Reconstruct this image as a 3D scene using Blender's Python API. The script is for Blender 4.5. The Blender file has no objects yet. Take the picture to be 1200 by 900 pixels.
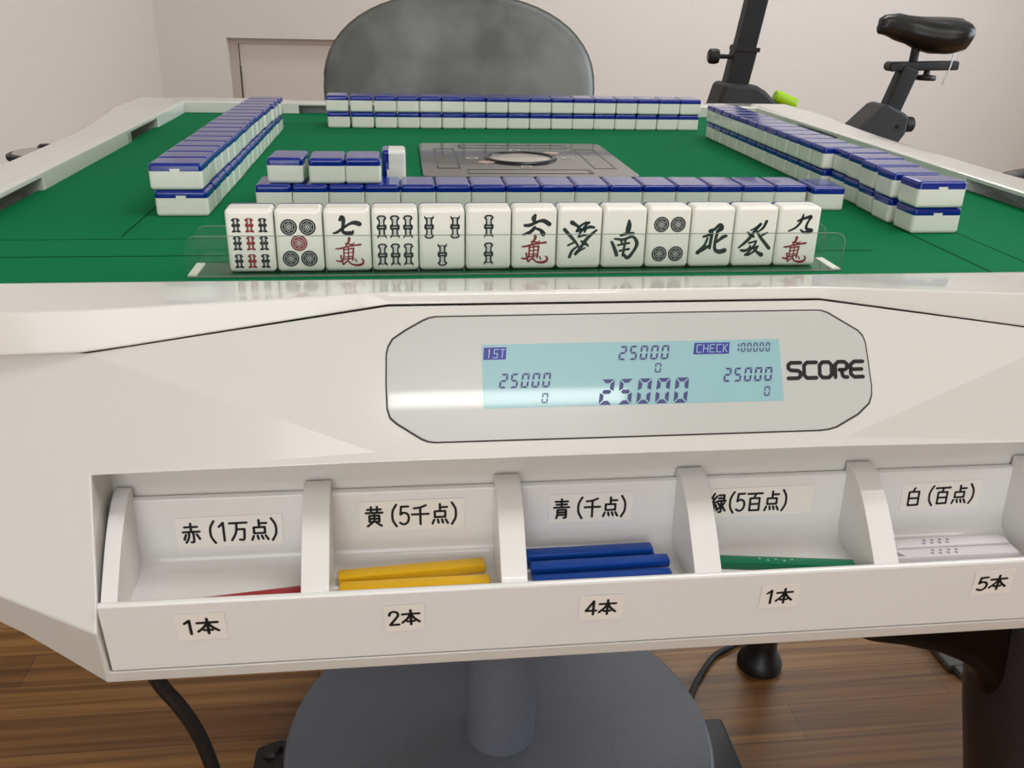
import bpy, bmesh, math, random
from math import sin, cos, pi, radians, hypot, atan2
from mathutils import Vector, Matrix, Euler
random.seed(7)
SC = bpy.context.scene
COL = SC.collection
FZ = -0.715                      # floor level; the felt of the table is z = 0

# ------------------------------------------------------------------ camera, light, exposure
cam_d = bpy.data.cameras.new('camera')
cam = bpy.data.objects.new('camera', cam_d); COL.objects.link(cam)
cam.location = (-0.09798, -0.82041, 0.13832)
cam.rotation_euler = (1.16564751, -0.0223797, -0.11412357)
cam_d.sensor_fit = 'HORIZONTAL'; cam_d.sensor_width = 36.0
cam_d.lens = 1057.68 / 1200 * 36.0
cam_d.clip_start = 0.01
SC.camera = cam
SC.view_settings.view_transform = 'Standard'
SC.view_settings.look = 'None'
SC.view_settings.gamma = 1.0
SC.view_settings.use_curve_mapping = False
SC.view_settings.exposure = 0.0
wd = bpy.data.worlds.new('daylight'); SC.world = wd; wd.use_nodes = True
wd.node_tree.nodes['Background'].inputs[0].default_value = (0.86, 0.93, 1.0, 1)
wd.node_tree.nodes['Background'].inputs[1].default_value = 1.0

def area(name, loc, target, sx, sy, power, col):
    l = bpy.data.lights.new(name, 'AREA'); l.shape = 'RECTANGLE'; l.size = sx; l.size_y = sy
    l.energy = power; l.color = col
    o = bpy.data.objects.new(name, l); COL.objects.link(o); o.location = loc
    o.rotation_euler = (Vector(target) - Vector(loc)).to_track_quat('-Z', 'Y').to_euler()
    return o
area('window_light_rear', (-0.9, -3.45, 0.40), (-0.9, 0, 0.3), 2.2, 1.8, 44, (0.95, 0.98, 1.0))
area('window_light_right', (3.15, 0.9, 0.55), (0, 0.9, 0.2), 2.4, 1.3, 54, (0.78, 0.90, 1.0))
area('ceiling_light_near', (0.85, -0.8, 1.70), (0.85, -0.8, 0), 1.3, 0.5, 20, (1.0, 0.99, 0.97))
area('ceiling_light_far', (1.15, 2.4, 1.70), (1.15, 2.4, 0), 1.3, 0.5, 20, (1.0, 0.99, 0.97))
area('ceiling_tube_rear', (0.25, -2.55, 1.70), (0.25, -2.55, 0), 0.84, 0.08, 7, (1.0, 0.99, 0.97))

# ------------------------------------------------------------------ materials
MATS = {}
def srgb(r, g, b):
    f = lambda c: (c / 255 / 12.92) if c / 255 <= 0.04045 else ((c / 255 + 0.055) / 1.055) ** 2.4
    return (f(r), f(g), f(b), 1)
def mat(name, col, rough=0.5, metal=0.0, coat=0.0, spec=0.5, emit=0.0, trans=0.0, ior=1.45):
    m = bpy.data.materials.new(name); m.use_nodes = True
    b = m.node_tree.nodes['Principled BSDF']
    b.inputs['Base Color'].default_value = srgb(*col)
    b.inputs['Roughness'].default_value = rough
    b.inputs['Metallic'].default_value = metal
    b.inputs['Coat Weight'].default_value = coat
    b.inputs['Coat Roughness'].default_value = 0.04
    b.inputs['Specular IOR Level'].default_value = spec
    b.inputs['IOR'].default_value = ior
    b.inputs['Transmission Weight'].default_value = trans
    if emit:
        b.inputs['Emission Color'].default_value = srgb(*col)
        b.inputs['Emission Strength'].default_value = emit
    MATS[name] = m
    return m
def noise_color(m, c1, c2, scale, detail=4, stretch=(1, 1, 1), lo=0.35, hi=0.65, bump=0.0, rough=None):
    nt = m.node_tree; b = nt.nodes['Principled BSDF']
    tc = nt.nodes.new('ShaderNodeTexCoord'); mp = nt.nodes.new('ShaderNodeMapping')
    mp.inputs['Scale'].default_value = stretch
    nz = nt.nodes.new('ShaderNodeTexNoise'); nz.inputs['Scale'].default_value = scale; nz.inputs['Detail'].default_value = detail
    rp = nt.nodes.new('ShaderNodeValToRGB')
    rp.color_ramp.elements[0].position = lo; rp.color_ramp.elements[0].color = srgb(*c1)
    rp.color_ramp.elements[1].position = hi; rp.color_ramp.elements[1].color = srgb(*c2)
    nt.links.new(tc.outputs['Object'], mp.inputs[0]); nt.links.new(mp.outputs[0], nz.inputs['Vector'])
    nt.links.new(nz.outputs[0], rp.inputs[0]); nt.links.new(rp.outputs[0], b.inputs['Base Color'])
    if bump:
        bp = nt.nodes.new('ShaderNodeBump'); bp.inputs['Strength'].default_value = bump; bp.inputs['Distance'].default_value = 0.001
        nt.links.new(nz.outputs[0], bp.inputs['Height']); nt.links.new(bp.outputs[0], b.inputs['Normal'])
    return m

M_WALL = noise_color(mat('wall_paint', (222, 216, 210), 0.85), (221, 215, 209), (223, 217, 211), 60, bump=0.0)
M_CEIL = mat('ceiling_paint', (232, 230, 227), 0.9)
M_DOORP = mat('door_paint', (214, 204, 195), 0.6)
M_JAMB = mat('door_jamb_paint', (190, 176, 166), 0.7)
M_GAP = mat('dark_gap', (60, 50, 46), 0.8)
M_WHITE = mat('glossy_white_plastic', (212, 211, 205), 0.16, coat=0.35)
M_RAIL = mat('glossy_rail_plastic', (220, 219, 212), 0.14, coat=0.4)
M_TRAY = mat('tray_plastic', (226, 225, 222), 0.22, coat=0.25)
M_SILVER = mat('silver_panel', (192, 194, 190), 0.22, coat=0.35)
M_GROOVE = mat('panel_groove', (58, 56, 54), 0.5)
M_LCD = mat('lcd_backlight', (138, 176, 180), 0.25, coat=0.3, emit=0.15)
M_SEG = mat('lcd_segment', (70, 72, 122), 0.3)
M_SEGBOX = mat('lcd_indicator', (62, 58, 150), 0.3)
M_INK = mat('black_ink', (18, 17, 17), 0.6)
M_PAPER = mat('sticker_paper', (232, 228, 220), 0.55)
M_FELT = noise_color(mat('green_felt', (0, 106, 62), 0.95, spec=0.15), (0, 106, 62), (2, 118, 71), 900, bump=0.35)
M_SEAM = mat('felt_seam', (0, 58, 34), 0.95, spec=0.1)
M_TWHITE = mat('tile_white_resin', (233, 233, 222), 0.2, coat=0.3)
M_TBLUE = mat('tile_blue_resin', (0, 34, 134), 0.16, coat=0.3)
M_TINK = mat('tile_black_paint', (14, 24, 26), 0.5)
M_TGREEN = mat('tile_green_paint', (10, 40, 34), 0.5)
M_TRED = mat('tile_red_paint', (136, 26, 30), 0.5)
M_TFILL = mat('tile_pale_fill', (196, 200, 192), 0.4)
M_PLATE = mat('smoked_plate', (40, 38, 36), 0.18, coat=0.3)
M_PLATEDK = mat('plate_slot', (26, 26, 27), 0.3)
M_PLATELT = mat('plate_dome', (170, 164, 150), 0.25, coat=0.5)
M_PLATEIC = mat('plate_icon', (205, 200, 188), 0.5)
M_PLATEPK = mat('plate_pink', (176, 148, 136), 0.4)
M_BASE = noise_color(mat('base_grey_paint', (106, 110, 119), 0.36), (102, 106, 115), (112, 116, 125), 700, bump=0.5)
M_BLACK = mat('black_plastic', (22, 22, 23), 0.42)
M_BLACKG = mat('black_gloss', (4, 5, 8), 0.34, spec=0.12)
M_BLACKL = mat('black_satin_leg', (20, 25, 34), 0.42, spec=0.6)
M_CABLE = mat('cable_rubber', (20, 19, 19), 0.5)
M_LEATH = noise_color(mat('grey_leather', (98, 100, 95), 0.5), (92, 95, 92), (132, 136, 134), 9, detail=7, lo=0.36, hi=0.68, bump=0.1)
M_PADG = mat('pale_grey_vinyl', (186, 180, 174), 0.45)
M_LEDGE = mat('grey_leather_edge', (84, 82, 68), 0.5)
M_SADDLE = noise_color(mat('saddle_cover', (24, 24, 23), 0.3), (20, 20, 19), (34, 34, 33), 30, bump=0.4)
M_BIKE = mat('bike_black_steel', (20, 20, 21), 0.5)
M_BIKEG = mat('bike_grey_cover', (48, 48, 50), 0.6)
M_LIME = mat('lime_plastic', (160, 205, 20), 0.45)
M_STEEL = mat('bright_steel', (180, 180, 178), 0.3, metal=1.0)
M_MATT = mat('grey_mat', (124, 122, 112), 0.8)
M_MATR = mat('grey_mat_rim', (104, 104, 98), 0.8)
M_YEL = mat('yellow_stick', (232, 182, 22), 0.35)
M_BLU = mat('blue_stick', (0, 62, 148), 0.35)
M_GRN = mat('green_stick', (0, 112, 76), 0.35)
M_RED = mat('red_stick', (160, 22, 40), 0.35)
M_WST = mat('white_stick', (222, 218, 222), 0.35)
M_DOTG = mat('stick_grey_dot', (150, 146, 152), 0.5)
M_DOTL = mat('stick_light_dot', (120, 190, 165), 0.5)
M_CUTE = mat('acrylic_cut_edge', (226, 232, 214), 0.35)
M_EDGE = mat('acrylic_edge', (112, 128, 116), 0.3)
M_FRAME = mat('window_frame', (210, 208, 204), 0.5)

# clear acrylic: thin sheet glass, straight-through with a weak reflection
M_ACR = bpy.data.materials.new('clear_acrylic'); M_ACR.use_nodes = True
nt = M_ACR.node_tree; nt.nodes.clear()
o_ = nt.nodes.new('ShaderNodeOutputMaterial'); tr = nt.nodes.new('ShaderNodeBsdfTransparent'); gl = nt.nodes.new('ShaderNodeBsdfGlossy')
fr = nt.nodes.new('ShaderNodeFresnel'); mx = nt.nodes.new('ShaderNodeMixShader')
tr.inputs[0].default_value = (0.96, 0.972, 0.966, 1); gl.inputs['Roughness'].default_value = 0.03; fr.inputs[0].default_value = 1.4
ge = nt.nodes.new('ShaderNodeNewGeometry'); ma = nt.nodes.new('ShaderNodeMath'); ma.operation = 'MULTIPLY'; iv = nt.nodes.new('ShaderNodeMath'); iv.operation = 'SUBTRACT'; iv.inputs[0].default_value = 1.0
nt.links.new(ge.outputs['Backfacing'], iv.inputs[1]); nt.links.new(iv.outputs[0], ma.inputs[0]); nt.links.new(fr.outputs[0], ma.inputs[1]); nt.links.new(ma.outputs[0], mx.inputs[0]); nt.links.new(tr.outputs[0], mx.inputs[1]); nt.links.new(gl.outputs[0], mx.inputs[2]); nt.links.new(mx.outputs[0], o_.inputs[0])

# wood floor: long strips along x, each with its own tone and streaky grain
M_FLOOR = bpy.data.materials.new('wood_floor'); M_FLOOR.use_nodes = True
nt = M_FLOOR.node_tree; b = nt.nodes['Principled BSDF']; b.inputs['Roughness'].default_value = 0.42
tc = nt.nodes.new('ShaderNodeTexCoord')
br = nt.nodes.new('ShaderNodeTexBrick'); br.offset = 0.37; br.inputs['Scale'].default_value = 1.0
br.inputs['Brick Width'].default_value = 0.62; br.inputs['Row Height'].default_value = 0.062; br.inputs['Mortar Size'].default_value = 0.0006
br.inputs['Color1'].default_value = srgb(136, 92, 48); br.inputs['Color2'].default_value = srgb(188, 138, 78); br.inputs['Mortar'].default_value = srgb(92, 58, 34)
mp = nt.nodes.new('ShaderNodeMapping'); mp.inputs['Scale'].default_value = (1.2, 58, 1)
nz = nt.nodes.new('ShaderNodeTexNoise'); nz.inputs['Scale'].default_value = 1.7; nz.inputs['Detail'].default_value = 6; nz.inputs['Distortion'].default_value = 0.6
rp = nt.nodes.new('ShaderNodeValToRGB'); rp.color_ramp.elements[0].position = 0.3; rp.color_ramp.elements[0].color = (0.42, 0.36, 0.32, 1)
rp.color_ramp.elements[1].position = 0.66; rp.color_ramp.elements[1].color = (1, 1, 1, 1)
mi = nt.nodes.new('ShaderNodeMix'); mi.data_type = 'RGBA'; mi.blend_type = 'MULTIPLY'; mi.inputs[0].default_value = 1.0
nt.links.new(tc.outputs['Object'], br.inputs['Vector']); nt.links.new(tc.outputs['Object'], mp.inputs[0]); nt.links.new(mp.outputs[0], nz.inputs['Vector'])
nt.links.new(nz.outputs[0], rp.inputs[0]); nt.links.new(br.outputs[0], mi.inputs[6]); nt.links.new(rp.outputs[0], mi.inputs[7]); nt.links.new(mi.outputs[2], b.inputs['Base Color'])

# ------------------------------------------------------------------ mesh helpers
def bm_new(): return bmesh.new()
def bevel_sharp(bm, w, seg=2, ang=30):
    bm.normal_update()
    es = [e for e in bm.edges if len(e.link_faces) == 2 and e.calc_face_angle(0) > radians(ang)]
    if es: bmesh.ops.bevel(bm, geom=es, offset=w, segments=seg, profile=0.5, affect='EDGES', clamp_overlap=True)
def to_mesh(name, bm, m, smooth=35):
    bm.normal_update()
    me = bpy.data.meshes.new(name); bm.to_mesh(me); bm.free()
    if m: me.materials.append(m)
    if smooth:
        for p in me.polygons: p.use_smooth = True
        me.set_sharp_from_angle(angle=radians(smooth))
    return me
def link(name, me, parent=None, loc=None):
    o = bpy.data.objects.new(name, me); COL.objects.link(o)
    if parent is not None: o.parent = parent
    if loc is not None: o.location = loc
    return o
def weigh(o):
    w = o.modifiers.new('weighted_normal', 'WEIGHTED_NORMAL'); w.keep_sharp = True; w.weight = 90
def root_of(o):
    while o.parent: o = o.parent
    return o
def obj(name, bm, m, parent=None, smooth=35, label=None):
    """mesh given in world coordinates; under an unrotated root it is shifted back by the root's place"""
    o = link(name, to_mesh(name, bm, m, smooth), parent)
    if smooth: weigh(o)
    if parent is not None and parent.type == 'EMPTY': o.location = -parent.location
    if label: o['label'] = label
    return o
def tag(o, label, cat, group=None):
    o['label'] = label; o['category'] = cat
    if group: o['group'] = group
    return o
def thing(name, label, cat, loc=(0, 0, 0), rot=(0, 0, 0), group=None):
    o = bpy.data.objects.new(name, None); COL.objects.link(o); o.location = loc; o.rotation_euler = rot
    o.empty_display_size = 0.05
    return tag(o, label, cat, group)
def structure(name, bm, m, smooth=35):
    o = obj(name, bm, m, None, smooth); o['kind'] = 'structure'; return o

def box(bm, x0, x1, y0, y1, z0, z1, M=None):
    vs = [bm.verts.new((x, y, z)) for z in (z0, z1) for y in (y0, y1) for x in (x0, x1)]
    if M is not None:
        for v in vs: v.co = M @ v.co
    for f in ((0, 2, 3, 1), (4, 5, 7, 6), (0, 1, 5, 4), (2, 6, 7, 3), (0, 4, 6, 2), (1, 3, 7, 5)):
        bm.faces.new([vs[i] for i in f])
    return vs
def prism(bm, poly, axis, a, b):
    """closed polygon of 2-D points swept along an axis ('x': points are (y,z); 'y': (x,z); 'z': (x,y))"""
    def P(p, t): return {'x': (t, p[0], p[1]), 'y': (p[0], t, p[1]), 'z': (p[0], p[1], t)}[axis]
    A = [bm.verts.new(P(p, a)) for p in poly]; B = [bm.verts.new(P(p, b)) for p in poly]
    n = len(poly)
    fs = [bm.faces.new(A[::-1]), bm.faces.new(B)]
    for i in range(n): fs.append(bm.faces.new((A[i], A[(i + 1) % n], B[(i + 1) % n], B[i])))
    bmesh.ops.recalc_face_normals(bm, faces=fs)
    return A + B
def lathe(bm, prof, c=(0, 0, 0), n=32, M=None):
    rings = []
    for r, z in prof:
        rings.append([bm.verts.new((c[0] + r * cos(2 * pi * i / n), c[1] + r * sin(2 * pi * i / n), c[2] + z)) for i in range(n)])
    fs = []
    for k in range(len(rings) - 1):
        for i in range(n): fs.append(bm.faces.new((rings[k][i], rings[k][(i + 1) % n], rings[k + 1][(i + 1) % n], rings[k + 1][i])))
    fs.append(bm.faces.new(rings[0][::-1])); fs.append(bm.faces.new(rings[-1]))
    if M is not None:
        for rg in rings:
            for v in rg: v.co = M @ v.co
    bmesh.ops.recalc_face_normals(bm, faces=fs)
def smooth_path(pts, k=6):
    pts = [Vector(p) for p in pts]; out = []
    for i in range(len(pts) - 1):
        p0 = pts[max(i - 1, 0)]; p1 = pts[i]; p2 = pts[i + 1]; p3 = pts[min(i + 2, len(pts) - 1)]
        for j in range(k):
            t = j / k
            out.append(0.5 * ((2 * p1) + (p2 - p0) * t + (2 * p0 - 5 * p1 + 4 * p2 - p3) * t * t + (3 * p1 - p0 - 3 * p2 + p3) * t ** 3))
    out.append(pts[-1]); return out
def tube(bm, pts, r, n=12, smooth=True, k=6, flat=None):
    ps = smooth_path(pts, k) if smooth else [Vector(p) for p in pts]
    rings = []; up = Vector((0, 0, 1))
    for i, p in enumerate(ps):
        d = (ps[min(i + 1, len(ps) - 1)] - ps[max(i - 1, 0)]).normalized()
        u = d.cross(up)
        if u.length < 1e-3: u = d.cross(Vector((0, 1, 0)))
        u.normalize(); v = u.cross(d).normalized()
        rr = r(i / (len(ps) - 1)) if callable(r) else r
        a, c = (rr, rr) if flat is None else (rr * flat[0], rr * flat[1])
        rings.append([bm.verts.new(p + u * a * cos(2 * pi * j / n) + v * c * sin(2 * pi * j / n)) for j in range(n)])
    fs = []
    for q in range(len(rings) - 1):
        for j in range(n): fs.append(bm.faces.new((rings[q][j], rings[q][(j + 1) % n], rings[q + 1][(j + 1) % n], rings[q + 1][j])))
    fs.append(bm.faces.new(rings[0][::-1])); fs.append(bm.faces.new(rings[-1]))
    bmesh.ops.recalc_face_normals(bm, faces=fs)
def bar(bm, a, b, w, d, side=(0, 1, 0)):
    """square bar from a to b, w across in the plane normal to 'side', d along 'side'"""
    a = Vector(a); b = Vector(b); s = Vector(side).normalized(); dr = (b - a).normalized(); u = dr.cross(s).normalized()
    s = u.cross(dr).normalized(); L = (b - a).length
    M = Matrix((u, s, dr)).transposed().to_4x4(); M.translation = a
    return box(bm, -w / 2, w / 2, -d / 2, d / 2, 0, L, M)
def poly2d(bm, pts, F, z=0.0):
    """flat polygon; F maps (u,v) to a point"""
    vs = [bm.verts.new(F(*p)) for p in pts]
    return bm.faces.new(vs)
def stroke(bm, pts, F, k=5):
    """brush stroke: points (x, y, half width) joined into a smooth ribbon with round ends"""
    ps = smooth_path([(p[0], p[1], p[2]) for p in pts], k)
    L = []; R = []
    n = len(ps)
    for i, p in enumerate(ps):
        d = ps[min(i + 1, n - 1)] - ps[max(i - 1, 0)]; d = Vector((d.x, d.y, 0))
        if d.length < 1e-9: d = Vector((1, 0, 0))
        d.normalize(); nrm = Vector((-d.y, d.x))
        w = max(p.z, 1e-5)
        L.append((p.x + nrm.x * w, p.y + nrm.y * w)); R.append((p.x - nrm.x * w, p.y - nrm.y * w))
    def cap(c, d, w):
        a0 = atan2(d.y, d.x)
        return [(c.x + w * cos(a0 + t), c.y + w * sin(a0 + t)) for t in (pi / 4, 0, -pi / 4)]
    lv = [bm.verts.new(F(*p)) for p in L]; rv = [bm.verts.new(F(*p)) for p in R]
    for i in range(n - 1):
        try: bm.faces.new((lv[i], lv[i + 1], rv[i + 1], rv[i]))
        except ValueError: pass
    de = Vector((ps[-1].x - ps[-2].x, ps[-1].y - ps[-2].y)); ds = Vector((ps[0].x - ps[1].x, ps[0].y - ps[1].y))
    try:
        bm.faces.new([lv[-1]] + [bm.verts.new(F(*q)) for q in cap(ps[-1], de, max(ps[-1].z, 1e-5))] + [rv[-1]])
        bm.faces.new([rv[0]] + [bm.verts.new(F(*q)) for q in cap(ps[0], ds, max(ps[0].z, 1e-5))] + [lv[0]])
    except ValueError: pass
def disc(bm, cx, cy, r, F, r2=0.0, n=24):
    a = [bm.verts.new(F(cx + r * cos(2 * pi * i / n), cy + r * sin(2 * pi * i / n))) for i in range(n)]
    if r2 <= 0: bm.faces.new(a); return
    c = [bm.verts.new(F(cx + r2 * cos(2 * pi * i / n), cy + r2 * sin(2 * pi * i / n))) for i in range(n)]
    for i in range(n): bm.faces.new((a[i], a[(i + 1) % n], c[(i + 1) % n], c[i]))
# round-ended lettering: polylines on a 100 grid (y down); a leading 's' marks a smooth curve
GLYPH = {
 '赤': [[(18, 22), (82, 22)], [(50, 6), (50, 44)], [(8, 44), (92, 44)], ['s', (38, 44), (36, 68), (20, 92)], ['s', (60, 44), (60, 84), (56, 91), (46, 91)], [(22, 56), (12, 78)], [(77, 56), (90, 78)]],
 '黄': [[(14, 18), (86, 18)], [(34, 6), (34, 33)], [(66, 6), (66, 33)], [(6, 33), (94, 33)], [(24, 46), (76, 46), (76, 74), (24, 74), (24, 46)], [(24, 60), (76, 60)], [(50, 33), (50, 74)], [(38, 79), (14, 94)], [(62, 79), (88, 94)]],
 '青': [[(14, 16), (86, 16)], [(20, 30), (80, 30)], [(6, 44), (94, 44)], [(50, 5), (50, 44)], ['s', (26, 56), (26, 80), (20, 95)], [(26, 56), (76, 56)], ['s', (76, 56), (76, 86), (73, 93), (62, 94)], [(26, 68), (76, 68)], [(26, 80), (76, 80)]],
 '緑': [[(28, 4), (12, 25), (26, 29)], [(42, 17), (14, 47), (43, 45)], [(27, 48), (27, 95)], [(15, 58), (9, 80)], [(38, 58), (44, 76)], [(54, 13), (86, 13), (86, 40)], [(54, 27), (86, 27)], [(48, 40), (96, 40)], ['s', (71, 40), (71, 86), (68, 93), (58, 93)], [(53, 51), (61, 61)], [(46, 84), (64, 70)], [(90, 50), (78, 62)], [(75, 62), (96, 88)]],
 '白': [[(52, 5), (42, 22)], [(20, 24), (80, 24), (80, 92), (20, 92), (20, 24)], [(20, 57), (80, 57)]],
 '百': [[(6, 12), (94, 12)], [(54, 12), (44, 33)], [(22, 34), (78, 34), (78, 92), (22, 92), (22, 34)], [(22, 62), (78, 62)]],
 '千': [['s', (80, 8), (50, 17), (16, 20)], [(5, 48), (95, 48)], [(50, 17), (50, 95)]],
 '万': [[(6, 14), (94, 14)], ['s', (42, 14), (36, 56), (12, 92)], [(40, 43), (80, 43)], ['s', (80, 43), (76, 82), (69, 92), (52, 90)]],
 '点': [[(50, 5), (50, 37)], [(50, 20), (88, 20)], [(22, 38), (78, 38), (78, 65), (22, 65), (22, 38)], [(18, 77), (9, 95)], [(38, 77), (42, 92)], [(60, 77), (66, 92)], [(80, 77), (92, 95)]],
 '本': [[(6, 28), (94, 28)], [(50, 5), (50, 95)], ['s', (48, 30), (32, 56), (6, 80)], ['s', (52, 30), (68, 56), (94, 80)], [(32, 74), (68, 74)]],
 '(': [['s', (40, 0), (22, 26), (18, 50), (22, 74), (40, 100)]], ')': [['s', (8, 0), (26, 26), (30, 50), (26, 74), (8, 100)]],
 '1': [[(14, 27), (36, 10), (36, 92)]], '2': [['s', (10, 30), (16, 14), (34, 8), (52, 16), (54, 34), (42, 52), (12, 90)], [(12, 90), (58, 90)]],
 '4': [[(46, 92), (46, 8), (6, 68), (62, 68)]], '5': [[(54, 10), (16, 10), (12, 46)], ['s', (12, 46), (30, 38), (50, 46), (56, 64), (48, 84), (28, 92), (8, 84)]]}
ADV = {'(': 50, ')': 48, '1': 62, '2': 70, '4': 72, '5': 68, ' ': 22}
def text_bm(body, F, u0, u1, v0, v1, half=5.2):
    """writing as flat round strokes fitted into the rectangle u0..u1, v0..v1, mapped by F"""
    bm = bm_new(); W = sum(ADV.get(c, 106) for c in body); k = (u1 - u0) / W; kv = (v1 - v0) / 100; x = 0
    for c in body:
        for p in GLYPH.get(c, []):
            Q = lambda q: (u0 + (x + q[0]) * k, v1 - q[1] * kv, half * (k + kv) / 2)
            if p[0] == 's': stroke(bm, [Q(q) for q in p[1:]], F)
            else:
                for a, b_ in zip(p, p[1:]): stroke(bm, [Q(a), Q(b_)], F, 1)
        x += ADV.get(c, 106)
    return bm

# ------------------------------------------------------------------ the room
bm = bm_new(); box(bm, -1.3, 3.4, -3.7, 3.9, FZ - 0.05, FZ); structure('floor', bm, M_FLOOR, 0)
ZC = 1.78
bm = bm_new(); box(bm, -1.3, 3.4, -3.7, 3.9, ZC, ZC + 0.05); structure('ceiling', bm, M_CEIL, 0)
bm = bm_new(); box(bm, -1.22, -1.12, -3.6, 3.6, FZ, ZC); structure('wall_left', bm, M_WALL, 0)
# back wall with the low recess that holds the panel door
DX0, DX1, DZ = -0.8346, 0.10, -0.0485
bm = bm_new()
box(bm, -1.22, DX0, 3.4, 3.6, FZ, ZC); box(bm, DX1, 3.3, 3.4, 3.6, FZ, ZC); box(bm, DX0, DX1, 3.4, 3.6, DZ, ZC)
structure('wall_back', bm, M_WALL, 0)
dr = bm_new(); box(dr, DX0 + 0.042, DX1 - 0.042, 3.456, 3.49, FZ + 0.01, DZ - 0.0225)
door = structure('door_1', dr, M_DOORP)
bm = bm_new()
box(bm, DX0, DX0 + 0.038, 3.44, 3.60, FZ, DZ); box(bm, DX1 - 0.038, DX1, 3.44, 3.60, FZ, DZ); box(bm, DX0 + .038, DX1 - .038, 3.44, 3.60, DZ - 0.022, DZ)
structure('trim_1', bm, M_JAMB)
bm = bm_new(); box(bm, DX0 + 0.037, DX0 + 0.043, 3.448, 3.475, -0.33, -0.165); obj('hinge', bm, M_GAP, door)
# right wall and rear wall, each with a wide window
def wall_window(axis, pos, sgn, a0, a1, b0, b1, z0, z1, wname, wn):
    bm = bm_new(); q0, q1 = sorted((pos, pos + 0.1 * sgn))
    def bx(s0, s1, c0, c1):
        if axis == 'x': box(bm, q0, q1, s0, s1, c0, c1)
        else: box(bm, s0, s1, q0, q1, c0, c1)
    bx(a0, b0, FZ, ZC); bx(b1, a1, FZ, ZC); bx(b0, b1, FZ, z0); bx(b0, b1, z1, ZC)
    structure(wname, bm, M_WALL, 0)
    bm = bm_new(); w = 0.05; p0, p1 = pos + 0.03 * sgn, pos + 0.07 * sgn; p0, p1 = sorted((p0, p1))
    def fb(s0, s1, c0, c1):
        if axis == 'x': box(bm, p0, p1, s0, s1, c0, c1)
        else: box(bm, s0, s1, p0, p1, c0, c1)
    fb(b0, b1, z0, z0 + w); fb(b0, b1, z1 - w, z1); fb(b0, b0 + w, z0, z1); fb(b1 - w, b1, z0, z1)
    mid = (b0 + b1) / 2; fb(mid - w / 2, mid + w / 2, z0, z1)
    structure(wn, bm, M_FRAME)
wall_window('x', 3.2, 1, -3.6, 3.6, -0.4, 2.2, -0.35, 1.25, 'wall_right', 'window_1')
wall_window('y', -3.5, -1, -1.22, 3.3, -2.0 + 0.95, 0.25, -0.25, 1.35, 'wall_rear', 'window_2')
bm = bm_new(); box(bm, -1.12, DX0, 3.388, 3.4, FZ, FZ + 0.06); box(bm, DX1, 3.2, 3.388, 3.4, FZ, FZ + 0.06); structure('baseboard_back', bm, M_JAMB)
bm = bm_new(); box(bm, -1.12, -1.108, -3.5, 3.388, FZ, FZ + 0.06); structure('baseboard_left', bm, M_JAMB)

# ------------------------------------------------------------------ the mahjong table
table = thing('mahjong_table', 'white automatic mahjong table with green felt, score display and point stick tray', 'table', (0, 0, FZ))
HF = 0.361
# felt
bm = bm_new(); box(bm, -HF - 0.004, HF + 0.004, -HF - 0.004, HF + 0.004, -0.02, 0.0); obj('playing_surface', bm, M_FELT, table, 0, 'green felt playing surface')
bm = bm_new()
def seam(x0, y0, x1, y1, w=0.0006):
    if abs(x1 - x0) > abs(y1 - y0): box(bm, x0, x1, y0 - w, y0 + w, -0.001, 0.00012)
    else: box(bm, x0 - w, x0 + w, y0, y1, -0.001, 0.00012)
seam(-HF, -0.3068, 0.187, -0.3068); seam(-HF, -0.268, -0.2, -0.268, 0.0003); seam(0.2338, -HF, 0.2338, -0.2338); seam(0.268, -HF, 0.268, -0.2338, 0.0004)
seam(-0.268, -0.262, -0.268, 0.268, 0.0005); seam(-0.268, 0.268, 0.268, 0.268, 0.0004); seam(0.268, -0.2338, 0.268, 0.268, 0.0003)
obj('lid_seam', bm, M_SEAM, table, 0)

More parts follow.
